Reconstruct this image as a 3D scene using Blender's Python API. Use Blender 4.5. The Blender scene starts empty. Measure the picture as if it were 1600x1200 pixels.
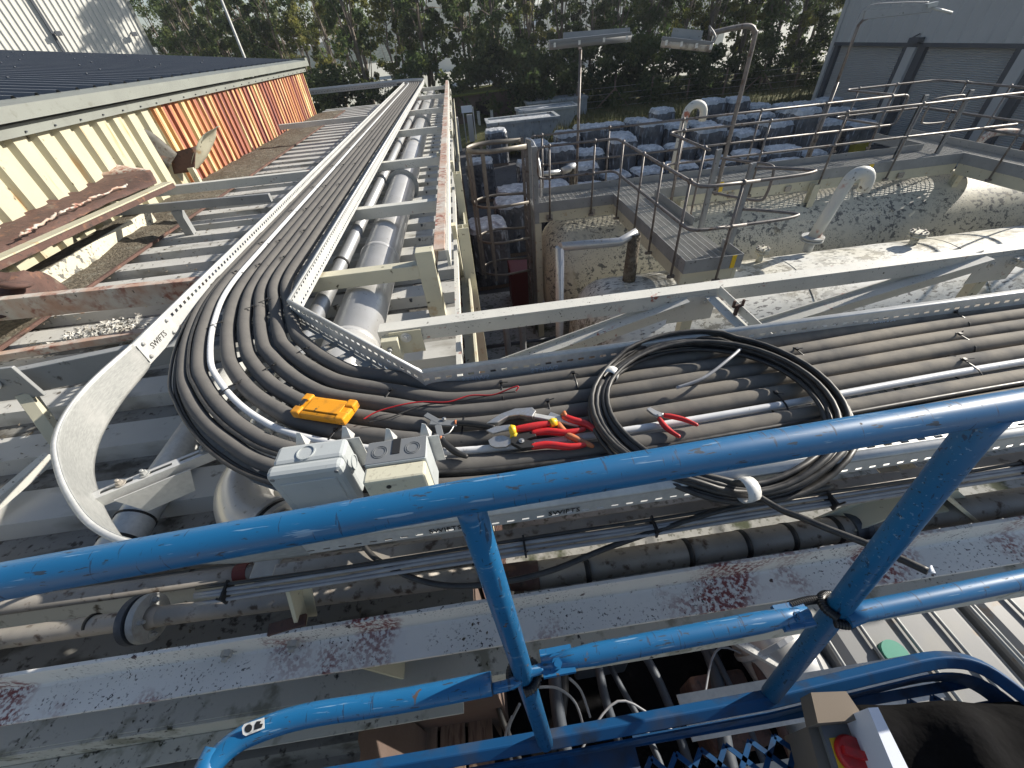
import bpy, math, random
import numpy as np
from mathutils import Vector, Matrix, Euler
random.seed(7); rng = np.random.default_rng(11)
scn = bpy.context.scene
COL = scn.collection
# ------------------------------------------------------------------ camera
FPX = 620.0
CY = Vector((-99, 539, -620)).normalized()
CU = -Vector((70, -700, -620)).normalized(); CU = (CU - CY * CU.dot(CY)).normalized()
CX = CY.cross(CU)
rot = Matrix(((CX.x, CX.y, CX.z), (CY.x, CY.y, CY.z), (CU.x, CU.y, CU.z)))
cam_d = bpy.data.cameras.new('camera'); cam = bpy.data.objects.new('camera', cam_d); COL.objects.link(cam)
cam.matrix_world = rot.to_4x4()
cam_d.sensor_width = 36; cam_d.lens = FPX / 1600 * 36; cam_d.clip_start = 0.02; cam_d.clip_end = 3000
scn.camera = cam
# ------------------------------------------------------------------ light
SUN = Vector((2.1, .70, 1.06)).normalized()
elev = math.asin(SUN.z); azim = math.atan2(SUN.x, SUN.y)
w = bpy.data.worlds.new('World'); scn.world = w; w.use_nodes = True
nt = w.node_tree; bg = nt.nodes['Background']
sky = nt.nodes.new('ShaderNodeTexSky'); sky.sky_type = 'NISHITA'; sky.sun_disc = False
sky.sun_elevation = elev; sky.sun_rotation = azim; sky.air_density = 1.0; sky.dust_density = 1.0
nt.links.new(sky.outputs[0], bg.inputs[0]); bg.inputs[1].default_value = 0.068
sl = bpy.data.lights.new('sun', 'SUN'); sl.energy = 5.0; sl.angle = math.radians(0.53); sl.color = (1.0, 0.93, 0.82)
so = bpy.data.objects.new('sun', sl); COL.objects.link(so)
so.rotation_euler = SUN.to_track_quat('Z', 'Y').to_euler(); so.location = (30, 15, 20)
scn.view_settings.view_transform = 'Standard'; scn.view_settings.look = 'None'
scn.view_settings.exposure = 0.85; scn.view_settings.gamma = 1.0
scn.cycles.max_bounces = 6

def ray(px, py):
    d = Vector((px - 800, 600 - py, -FPX))
    return Vector((CX.x*d.x+CX.y*d.y+CX.z*d.z, CY.x*d.x+CY.y*d.y+CY.z*d.z, CU.x*d.x+CU.y*d.y+CU.z*d.z))
def at(px, py, h):            # point of the level plane z = h
    r = ray(px, py); return r * (h / r.z)
def aty(px, py, y):
    r = ray(px, py); return r * (y / r.y)
def atx(px, py, x):
    r = ray(px, py); return r * (x / r.x)

# ------------------------------------------------------------------ materials
def mat(name, base, rough=0.6, metal=0.0, layers=(), bump=None, spec=0.5, coat=0.0, trans=0.0):
    m = bpy.data.materials.new(name); m.use_nodes = True
    n = m.node_tree.nodes; L = m.node_tree.links; p = n['Principled BSDF']
    p.inputs['Metallic'].default_value = metal; p.inputs['Specular IOR Level'].default_value = spec
    p.inputs['Coat Weight'].default_value = coat
    tc = n.new('ShaderNodeTexCoord')
    def mapped(st):
        mp = n.new('ShaderNodeMapping'); mp.inputs['Scale'].default_value = st
        L.new(tc.outputs['Object'], mp.inputs[0]); return mp.outputs[0]
    col = n.new('ShaderNodeRGB'); col.outputs[0].default_value = (*base, 1); cur = col.outputs[0]
    rv = n.new('ShaderNodeValue'); rv.outputs[0].default_value = rough; rcur = rv.outputs[0]
    for la in layers:
        nz = n.new('ShaderNodeTexNoise'); nz.inputs['Scale'].default_value = la.get('sc', 5)
        nz.inputs['Detail'].default_value = la.get('det', 4); nz.inputs['Roughness'].default_value = la.get('nr', .55)
        L.new(mapped(la.get('st', (1, 1, 1))), nz.inputs['Vector'])
        mr = n.new('ShaderNodeMapRange'); th = la.get('th', .5); ww = la.get('w', .1)
        mr.inputs['From Min'].default_value = th - ww; mr.inputs['From Max'].default_value = th + ww
        mr.inputs['To Max'].default_value = la.get('a', 1.0)
        L.new(nz.outputs['Fac'], mr.inputs['Value']); f = mr.outputs[0]
        if 'sc2' in la:
            n2 = n.new('ShaderNodeTexNoise'); n2.inputs['Scale'].default_value = la['sc2']; n2.inputs['Detail'].default_value = 2
            L.new(mapped((1, 1, 1)), n2.inputs['Vector'])
            m2 = n.new('ShaderNodeMapRange'); m2.inputs['From Min'].default_value = la.get('th2', .5) - .06
            m2.inputs['From Max'].default_value = la.get('th2', .5) + .06; L.new(n2.outputs['Fac'], m2.inputs['Value'])
            mu = n.new('ShaderNodeMath'); mu.operation = 'MULTIPLY'; L.new(f, mu.inputs[0]); L.new(m2.outputs[0], mu.inputs[1]); f = mu.outputs[0]
        mx = n.new('ShaderNodeMix'); mx.data_type = 'RGBA'; L.new(f, mx.inputs['Factor'])
        L.new(cur, mx.inputs['A']); mx.inputs['B'].default_value = (*la['col'], 1); cur = mx.outputs['Result']
        if 'rough' in la:
            mf = n.new('ShaderNodeMix'); L.new(f, mf.inputs['Factor']); L.new(rcur, mf.inputs['A']); mf.inputs['B'].default_value = la['rough']; rcur = mf.outputs['Result']
    L.new(cur, p.inputs['Base Color']); L.new(rcur, p.inputs['Roughness'])
    if bump:
        nz = n.new('ShaderNodeTexNoise'); nz.inputs['Scale'].default_value = bump[0]; nz.inputs['Detail'].default_value = 4
        L.new(mapped(bump[3] if len(bump) > 3 else (1, 1, 1)), nz.inputs['Vector'])
        b = n.new('ShaderNodeBump'); b.inputs['Strength'].default_value = bump[1]; b.inputs['Distance'].default_value = bump[2]
        L.new(nz.outputs['Fac'], b.inputs['Height']); L.new(b.outputs[0], p.inputs['Normal'])
    return m
M = {}
M['galv'] = mat('galvanised_steel', (.56, .57, .56), .45, .25, [dict(sc=55, th=.5, w=.2, col=(.46, .47, .47), rough=.55), dict(sc=9, th=.6, w=.12, col=(.68, .68, .66), a=.7), dict(sc=4, th=.6, w=.2, col=(.42, .42, .41), a=.5)], bump=(60, .05, .002))
M['galvbend'] = mat('brushed_galvanised_bend', (.36, .37, .365), .5, .3, [dict(sc=10, th=.5, w=.2, st=(1, 1, 6), col=(.30, .31, .305)), dict(sc=40, th=.55, w=.15, st=(1, 1, 5), col=(.43, .44, .43)), dict(sc=6, th=.62, w=.1, col=(.48, .48, .47), a=.6)], bump=(60, .08, .002))
M['galv_dull'] = mat('dull_galvanised_steel', (.40, .41, .40), .6, .2, [dict(sc=20, th=.5, w=.2, col=(.30, .31, .31)), dict(sc=7, th=.66, w=.06, col=(.20, .17, .13), a=.8)], bump=(40, .1, .003))
M['foam'] = mat('grey_foam_insulation', (.105, .10, .094), .82, 0, [dict(sc=25, th=.5, w=.25, col=(.15, .143, .133)), dict(sc=6, th=.62, w=.12, col=(.20, .187, .165), a=.6), dict(sc=3, th=.35, w=.1, col=(.09, .088, .087), a=.5)], bump=(18, .35, .004), spec=.25)
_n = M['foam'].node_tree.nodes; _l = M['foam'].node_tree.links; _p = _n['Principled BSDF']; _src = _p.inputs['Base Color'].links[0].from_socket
_tc = _n.new('ShaderNodeTexCoord'); _sx = _n.new('ShaderNodeSeparateXYZ'); _l.new(_tc.outputs['Object'], _sx.inputs[0]); _mr = _n.new('ShaderNodeMapRange'); _mr.inputs['From Min'].default_value = -.2; _mr.inputs['From Max'].default_value = 1.6; _mr.inputs['To Max'].default_value = .75  # beiger with growing x: dust plus the right run's sunlit tone painted in
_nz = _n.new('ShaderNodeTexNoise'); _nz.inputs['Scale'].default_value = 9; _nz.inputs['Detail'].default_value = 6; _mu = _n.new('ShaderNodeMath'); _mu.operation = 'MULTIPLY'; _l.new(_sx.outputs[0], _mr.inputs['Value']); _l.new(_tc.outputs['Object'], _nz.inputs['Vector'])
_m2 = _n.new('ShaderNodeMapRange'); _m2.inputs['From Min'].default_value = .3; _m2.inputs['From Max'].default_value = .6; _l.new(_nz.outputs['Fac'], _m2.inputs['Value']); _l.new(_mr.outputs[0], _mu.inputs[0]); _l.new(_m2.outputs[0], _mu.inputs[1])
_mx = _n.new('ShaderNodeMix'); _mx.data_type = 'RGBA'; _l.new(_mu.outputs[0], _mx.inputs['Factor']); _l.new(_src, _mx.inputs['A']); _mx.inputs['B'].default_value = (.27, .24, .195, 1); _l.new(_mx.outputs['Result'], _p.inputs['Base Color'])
M['cable'] = mat('black_cable_sheath', (.018, .018, .019), .42, 0, [dict(sc=30, th=.55, w=.2, col=(.05, .048, .045), rough=.6)], bump=(90, .1, .001))
M['greycable'] = mat('grey_cable_sheath', (.30, .31, .33), .45, 0, [dict(sc=12, th=.55, w=.2, col=(.2, .2, .21))])
M['conduit'] = mat('white_conduit_plastic', (.66, .67, .68), .35, 0, [dict(sc=8, th=.55, w=.2, col=(.52, .53, .54)), dict(sc=40, th=.68, w=.04, col=(.25, .24, .22), a=.7)])
M['tie'] = mat('black_nylon', (.012, .012, .013), .4)
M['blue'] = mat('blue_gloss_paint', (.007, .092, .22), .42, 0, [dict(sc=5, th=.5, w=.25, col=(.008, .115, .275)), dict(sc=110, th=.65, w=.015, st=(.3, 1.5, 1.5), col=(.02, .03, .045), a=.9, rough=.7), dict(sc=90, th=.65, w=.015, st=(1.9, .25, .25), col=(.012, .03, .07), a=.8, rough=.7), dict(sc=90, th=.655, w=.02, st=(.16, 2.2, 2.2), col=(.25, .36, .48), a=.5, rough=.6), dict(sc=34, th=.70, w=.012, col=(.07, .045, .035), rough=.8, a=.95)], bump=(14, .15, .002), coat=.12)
M['bluedark'] = mat('worn_shaded_blue_paint', (.006, .055, .15), .5, 0, [dict(sc=12, th=.6, w=.1, col=(.02, .03, .05), rough=.8), dict(sc=5, th=.62, w=.08, col=(.06, .055, .05), rough=.9, a=.7)], spec=.2)  # base darkened to put shade on the lower basket into the paint
M['white'] = mat('flaking_white_paint', (.60, .59, .54), .6, 0, [dict(sc=4, th=.5, w=.2, col=(.50, .50, .46)), dict(sc=70, th=.66, w=.03, col=(.035, .03, .03), sc2=5, th2=.5), dict(sc=16, th=.66, w=.03, col=(.30, .09, .06), sc2=2.2, th2=.54), dict(sc=34, th=.7, w=.02, col=(.05, .04, .035))], bump=(30, .2, .004))
M['white_beam'] = mat('weathered_white_beam_paint', (.74, .73, .70), .5, 0, [dict(sc=5, th=.5, w=.2, col=(.66, .655, .63)), dict(sc=110, th=.62, w=.03, col=(.03, .028, .03), sc2=4, th2=.5), dict(sc=70, th=.50, w=.06, col=(.20, .05, .05), sc2=3.4, th2=.575), dict(sc=26, th=.7, w=.02, col=(.06, .03, .03))], bump=(40, .25, .004))
M['white_dirty'] = mat('mossy_white_paint', (.52, .52, .48), .7, 0, [dict(sc=48, th=.62, w=.05, col=(.03, .03, .03), sc2=4, th2=.52), dict(sc=8, th=.6, w=.05, col=(.10, .10, .05), a=.6)], bump=(30, .3, .005))
M['cream'] = mat('cream_painted_steel', (.56, .53, .40), .6, 0, [dict(sc=3, th=.5, w=.2, col=(.48, .46, .36)), dict(sc=18, th=.68, w=.03, col=(.06, .05, .03)), dict(sc=6, th=.68, w=.05, col=(.35, .20, .07), a=.7)], bump=(20, .15, .004))
M['clad'] = mat('cream_cladding', (.50, .47, .345), .55, 0, [dict(sc=2.5, th=.5, w=.2, col=(.42, .40, .30)), dict(sc=3, th=.66, w=.06, st=(1, 3, .35), col=(.45, .22, .05), a=.7), dict(sc=14, th=.7, w=.03, st=(1, 1, .5), col=(.07, .05, .03))])
M['rustclad'] = mat('rust_bare', (.30, .08, .045), .8)
n = M['rustclad'].node_tree.nodes; L = M['rustclad'].node_tree.links
tc = n.new('ShaderNodeTexCoord'); sx = n.new('ShaderNodeSeparateXYZ'); L.new(tc.outputs['Object'], sx.inputs[0])
mm = n.new('ShaderNodeMath'); mm.operation = 'MULTIPLY'; mm.inputs[1].default_value = 1 / .105; L.new(sx.outputs[1], mm.inputs[0])
fl = n.new('ShaderNodeMath'); fl.operation = 'FLOOR'; L.new(mm.outputs[0], fl.inputs[0])
wn = n.new('ShaderNodeTexWhiteNoise'); wn.noise_dimensions = '1D'; L.new(fl.outputs[0], wn.inputs['W'])
nz = n.new('ShaderNodeTexNoise'); nz.inputs['Scale'].default_value = 2.2; mp = n.new('ShaderNodeMapping'); mp.inputs['Scale'].default_value = (1, 6, .7)
L.new(tc.outputs['Object'], mp.inputs[0]); L.new(mp.outputs[0], nz.inputs['Vector'])
ad = n.new('ShaderNodeMath'); ad.operation = 'MULTIPLY_ADD'; ad.inputs[1].default_value = .75; L.new(wn.outputs[0], ad.inputs[0])
m3 = n.new('ShaderNodeMath'); m3.operation = 'MULTIPLY_ADD'; m3.inputs[1].default_value = .9; m3.inputs[2].default_value = -.32; L.new(nz.outputs['Fac'], m3.inputs[0]); L.new(m3.outputs[0], ad.inputs[2])
cr = n.new('ShaderNodeValToRGB'); e = cr.color_ramp; e.elements[0].position = .1; e.elements[0].color = (.17, .065, .06, 1); e.elements[1].position = .93; e.elements[1].color = (.66, .58, .30, 1)
for pos, c in ((.3, (.30, .11, .075, 1)), (.52, (.40, .17, .085, 1)), (.66, (.52, .27, .12, 1)), (.8, (.56, .44, .24, 1))):
    q = e.elements.new(pos); q.color = c
L.new(ad.outputs[0], cr.inputs[0]); L.new(cr.outputs[0], n['Principled BSDF'].inputs['Base Color'])
M['rust'] = mat('rusty_steel', (.075, .042, .035), .85, 0, [dict(sc=5, th=.5, w=.15, col=(.11, .06, .048)), dict(sc=9, th=.64, w=.06, col=(.20, .10, .06), a=.8), dict(sc=25, th=.62, w=.06, col=(.05, .035, .03)), dict(sc=4, th=.70, w=.05, col=(.20, .18, .14), a=.7)], bump=(25, .5, .01))
M['rustpaint'] = mat('rust_bleeding_white_paint', (.50, .47, .42), .7, 0, [dict(sc=5, th=.52, w=.12, col=(.42, .27, .20)), dict(sc=22, th=.54, w=.08, col=(.26, .11, .08), sc2=3, th2=.5), dict(sc=30, th=.68, w=.03, col=(.04, .03, .03))], bump=(25, .4, .006))
M['roof'] = mat('dirty_roof_sheet', (.50, .50, .48), .6, 0, [dict(sc=1.5, th=.5, w=.2, col=(.42, .42, .40)), dict(sc=4, th=.62, w=.08, st=(.4, 1, 1), col=(.16, .15, .12), a=.8), dict(sc=16, th=.66, w=.05, col=(.07, .06, .05), sc2=1.2, th2=.48), dict(sc=7, th=.72, w=.03, col=(.35, .17, .07), a=.7)], bump=(20, .15, .004))
M['roofpan'] = mat('grimy_shaded_roof_pan', (.24, .24, .23), .75, 0, [dict(sc=2, th=.5, w=.2, col=(.17, .165, .15)), dict(sc=9, th=.58, w=.06, st=(.5, 1, 1), col=(.07, .065, .055)), dict(sc=30, th=.62, w=.05, col=(.045, .04, .035))])  # dark tone paints in the shade between and below ribs, besides the grime
M['darkroof'] = mat('slate_blue_roof_sheet', (.12, .13, .15), .6, 0, [dict(sc=2, th=.5, w=.2, col=(.14, .15, .165))], spec=.3)
M['fascia'] = mat('grey_fascia_sheet', (.22, .235, .215), .5, 0, [dict(sc=2, th=.5, w=.2, col=(.185, .195, .18)), dict(sc=10, th=.66, w=.06, col=(.13, .13, .11), a=.6)])
M['tornsteel'] = mat('shaded_grey_steel', (.09, .087, .08), .75, 0, [dict(sc=8, th=.5, w=.15, col=(.13, .125, .11)), dict(sc=20, th=.6, w=.06, col=(.07, .05, .04)), dict(sc=6, th=.66, w=.05, col=(.25, .12, .07))], bump=(25, .4, .01))  # base darkened so the torn plates' shadow is in the steel colour
M['dirt'] = mat('leaf_litter_and_dirt', (.07, .058, .042), .95, 0, [dict(sc=25, th=.5, w=.1, col=(.13, .11, .08)), dict(sc=6, th=.6, w=.05, col=(.16, .15, .12)), dict(sc=60, th=.66, w=.03, col=(.30, .27, .22))], bump=(40, 1, .02))
M['tank'] = mat('mould_spotted_tank_paint', (.60, .56, .44), .6, 0, [dict(sc=1.3, th=.5, w=.2, col=(.50, .48, .39)), dict(sc=13, th=.565, w=.025, st=(.8, 1, 1), col=(.13, .13, .12), sc2=1.3, th2=.46, det=5), dict(sc=40, th=.60, w=.03, col=(.10, .10, .09), sc2=2.2, th2=.46), dict(sc=3, th=.7, w=.06, st=(1, 1, .3), col=(.25, .20, .10), a=.6)], bump=(25, .2, .006))
M['tankb'] = mat('peeling_white_tank_paint', (.56, .56, .52), .6, 0, [dict(sc=9, th=.505, w=.02, st=(.7, 1, 1.2), col=(.045, .05, .055), sc2=1.2, th2=.47, det=8, nr=.7), dict(sc=26, th=.58, w=.03, st=(.4, 1, 1), col=(.10, .10, .10), sc2=1.7, th2=.45), dict(sc=1.2, th=.55, w=.15, col=(.50, .46, .34), a=.7)], bump=(25, .2, .006))
M['grate'] = mat('galvanised_grating_bar', (.44, .44, .43), .5, .1, [dict(sc=6, th=.5, w=.2, col=(.35, .35, .34))])
M['toe'] = mat('grey_toe_board_steel', (.28, .29, .295), .6, .1, [dict(sc=5, th=.5, w=.2, col=(.23, .24, .245)), dict(sc=20, th=.68, w=.04, col=(.07, .07, .07))])
M['rail'] = mat('weathered_handrail_steel', (.13, .12, .115), .5, .3, [dict(sc=20, th=.5, w=.15, col=(.19, .17, .16)), dict(sc=9, th=.62, w=.05, col=(.09, .06, .045))])
M['clad_pipe'] = mat('aluminium_pipe_cladding', (.50, .51, .52), .32, .55, [dict(sc=4, th=.5, w=.2, col=(.42, .43, .44), rough=.45), dict(sc=20, th=.66, w=.05, col=(.3, .29, .27), rough=.7)])
M['grey_pipe'] = mat('grey_painted_pipe', (.55, .55, .55), .30, .35, [dict(sc=5, th=.5, w=.2, col=(.48, .48, .47)), dict(sc=30, th=.68, w=.04, col=(.3, .29, .27))], bump=(50, .1, .002))
M['dull_pipe'] = mat('tarnished_pipe', (.38, .35, .31), .5, .25, [dict(sc=7, th=.5, w=.15, col=(.29, .27, .24), rough=.7), dict(sc=25, th=.62, w=.06, col=(.12, .09, .07), rough=.8)])
M['band'] = mat('black_rubber_band', (.012, .012, .012), .6)
M['boxgrey'] = mat('light_grey_box_plastic', (.40, .43, .44), .38, 0, [dict(sc=9, th=.55, w=.2, col=(.36, .385, .39)), dict(sc=60, th=.7, w=.03, col=(.22, .22, .21), a=.6)])
M['boxdark'] = mat('dark_grey_box_plastic', (.16, .17, .18), .42)
M['boxcream'] = mat('cream_box_plastic', (.56, .54, .42), .42, 0, [dict(sc=70, th=.62, w=.04, col=(.38, .35, .27), a=.7)])
M['amber'] = mat('amber_rubber_case', (.72, .30, .012), .45, 0, [dict(sc=14, th=.58, w=.06, col=(.36, .15, .02), a=.8, rough=.7), dict(sc=50, th=.66, w=.04, col=(.10, .06, .03))], bump=(60, .2, .001))
M['red'] = mat('red_handle_rubber', (.50, .018, .02), .42, 0, [dict(sc=40, th=.6, w=.1, col=(.36, .03, .03))])
M['orange'] = mat('worn_orange_grip', (.50, .16, .06), .6, 0, [dict(sc=40, th=.55, w=.1, col=(.28, .12, .07))])
M['yellow'] = mat('yellow_plastic', (.75, .50, .02), .4)
M['steel'] = mat('tool_steel', (.55, .55, .55), .3, .85, [dict(sc=60, th=.5, w=.2, col=(.40, .39, .37), rough=.5)])
M['toolblack'] = mat('black_tool_rubber', (.02, .02, .02), .5)
M['redwire'] = mat('red_wire', (.35, .015, .02), .4)
M['tape'] = mat('white_pvc_tape', (.62, .62, .60), .4, 0, [dict(sc=60, th=.6, w=.06, col=(.35, .35, .34))], bump=(60, .3, .002))
M['ink'] = mat('black_stamped_ink', (.012, .012, .012), .6)
M['wood'] = mat('brown_plank', (.26, .19, .14), .75, 0, [dict(sc=3, th=.5, w=.1, st=(12, 1, 12), col=(.20, .14, .10)), dict(sc=5, th=.6, w=.05, st=(8, 1, 8), col=(.12, .08, .06))])
M['ibc'] = mat('translucent_white_plastic', (.20, .205, .21), .4, 0, [dict(sc=3, th=.6, w=.1, col=(.22, .22, .21)), dict(sc=7, th=.64, w=.04, col=(.20, .13, .07), a=.7)])
M['green'] = mat('green_plastic_cap', (.03, .24, .17), .4)
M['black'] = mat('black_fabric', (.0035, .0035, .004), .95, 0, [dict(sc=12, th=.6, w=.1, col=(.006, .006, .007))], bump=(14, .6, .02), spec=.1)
M['card'] = mat('grey_brown_cardboard', (.17, .14, .11), .9)
M['paper'] = mat('white_board', (.62, .66, .75), .6)
M['asphalt'] = mat('yard_asphalt', (.055, .055, .058), .9, 0, [dict(sc=.5, th=.5, w=.2, col=(.08, .08, .085)), dict(sc=4, th=.62, w=.06, col=(.035, .035, .04)), dict(sc=30, th=.66, w=.05, col=(.14, .14, .13))], bump=(30, .4, .02))
M['concrete'] = mat('stained_concrete', (.34, .34, .32), .9, 0, [dict(sc=3, th=.5, w=.15, col=(.25, .25, .23)), dict(sc=12, th=.6, w=.05, col=(.12, .12, .10)), dict(sc=2, th=.62, w=.05, col=(.05, .06, .03))], bump=(25, .4, .01))
M['darkconcrete'] = mat('mottled_dark_concrete', (.12, .12, .115), .9, 0, [dict(sc=3, th=.5, w=.15, col=(.08, .08, .075)), dict(sc=9, th=.58, w=.05, col=(.22, .22, .20)), dict(sc=14, th=.62, w=.05, col=(.03, .03, .028)), dict(sc=2.5, th=.62, w=.05, col=(.05, .06, .03))], bump=(25, .5, .01))  # darker, mottled concrete for the ledge
M['grass'] = mat('rough_grass', (.055, .075, .02), .95, 0, [dict(sc=1.2, th=.5, w=.15, col=(.10, .095, .03)), dict(sc=6, th=.6, w=.08, col=(.17, .14, .05))], bump=(12, 1, .1))
M['brick'] = mat('dark_brown_brick', (.10, .068, .055), .85, 0, [dict(sc=4, th=.5, w=.2, col=(.12, .085, .07))], bump=(20, .3, .01))
M['shutter'] = mat('grey_shutter_steel', (.36, .37, .375), .5, .0, [dict(sc=1, th=.5, w=.2, col=(.32, .33, .335))])
M['darkframe'] = mat('dark_grey_frame', (.05, .06, .075), .6)
M['greyclad'] = mat('grey_wall_cladding', (.42, .43, .435), .5, .0, [dict(sc=.7, th=.5, w=.2, col=(.38, .39, .395))])
M['whiteclad'] = mat('off_white_wall_cladding', (.58, .58, .54), .6)
M['skip'] = mat('pale_blue_grey_paint', (.40, .42, .43), .5, 0, [dict(sc=2, th=.5, w=.2, col=(.24, .27, .30)), dict(sc=6, th=.64, w=.05, st=(1, 1, .4), col=(.14, .13, .12))])
M['wrap'] = mat('shrink_wrapped_load', (.075, .08, .09), .25, 0, [dict(sc=2.2, th=.5, w=.12, st=(1, 1, .5), col=(.14, .145, .155)), dict(sc=5, th=.60, w=.05, st=(1.5, 1.5, .35), col=(.36, .39, .44), det=6), dict(sc=3, th=.64, w=.03, col=(.02, .025, .035))], bump=(6, .9, .08))
M['wraptop'] = mat('shrink_wrap_top_sheet', (.58, .60, .62), .3, 0, [dict(sc=4, th=.55, w=.1, col=(.34, .36, .39), det=6), dict(sc=7, th=.6, w=.05, col=(.72, .73, .74))], bump=(5, .9, .08))
M['bark'] = mat('tree_bark', (.17, .14, .115), .9, 0, [dict(sc=4, th=.55, w=.1, col=(.14, .12, .10))])
M['yellowbin'] = mat('yellow_bin_plastic', (.42, .33, .02), .5)
M['redpaint'] = mat('red_paint', (.11, .012, .012), .6)
M['moss'] = mat('moss', (.16, .17, .03), .95, 0, [dict(sc=20, th=.5, w=.1, col=(.07, .09, .02))], bump=(30, 1, .02))
M['flake'] = mat('peeled_paint_debris', (.55, .54, .50), .9, 0, [dict(sc=9, th=.55, w=.1, col=(.25, .23, .20))], bump=(30, 1, .02))
M['sign'] = mat('white_sign', (.60, .65, .72), .5)
M['farfield'] = mat('sunlit_far_field', (.42, .42, .36), .9)
M['lens'] = mat('milky_lamp_diffuser', (.42, .40, .36), .4, 0, [dict(sc=8, th=.55, w=.08, col=(.12, .10, .09))])
def leafmat(name, a, b, c):
    m = bpy.data.materials.new(name); m.use_nodes = True; n = m.node_tree.nodes; L = m.node_tree.links; p = n['Principled BSDF']
    tc = n.new('ShaderNodeTexCoord'); nz = n.new('ShaderNodeTexNoise'); nz.inputs['Scale'].default_value = .55; nz.inputs['Detail'].default_value = 5
    L.new(tc.outputs['Object'], nz.inputs['Vector'])
    cr = n.new('ShaderNodeValToRGB'); cr.color_ramp.elements[0].position = .38; cr.color_ramp.elements[0].color = (*a, 1)
    cr.color_ramp.elements[1].position = .66; cr.color_ramp.elements[1].color = (*c, 1); q = cr.color_ramp.elements.new(.52); q.color = (*b, 1)
    L.new(nz.outputs['Fac'], cr.inputs[0]); L.new(cr.outputs[0], p.inputs['Base Color']); p.inputs['Roughness'].default_value = .6
    p.inputs['Specular IOR Level'].default_value = .3
    tr = n.new('ShaderNodeBsdfTranslucent'); L.new(cr.outputs[0], tr.inputs[0]); ms = n.new('ShaderNodeMixShader'); ms.inputs[0].default_value = .5
    L.new(p.outputs[0], ms.inputs[1]); L.new(tr.outputs[0], ms.inputs[2]); L.new(ms.outputs[0], n['Material Output'].inputs[0]); return m
M['leafA'] = leafmat('dark_foliage', (.035, .06, .025), (.07, .10, .035), (.13, .15, .05))
M['leafB'] = leafmat('yellowing_foliage', (.07, .09, .028), (.15, .165, .045), (.28, .26, .07))
M['leafC'] = leafmat('mid_green_foliage', (.045, .08, .03), (.09, .13, .045), (.17, .20, .07))

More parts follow.
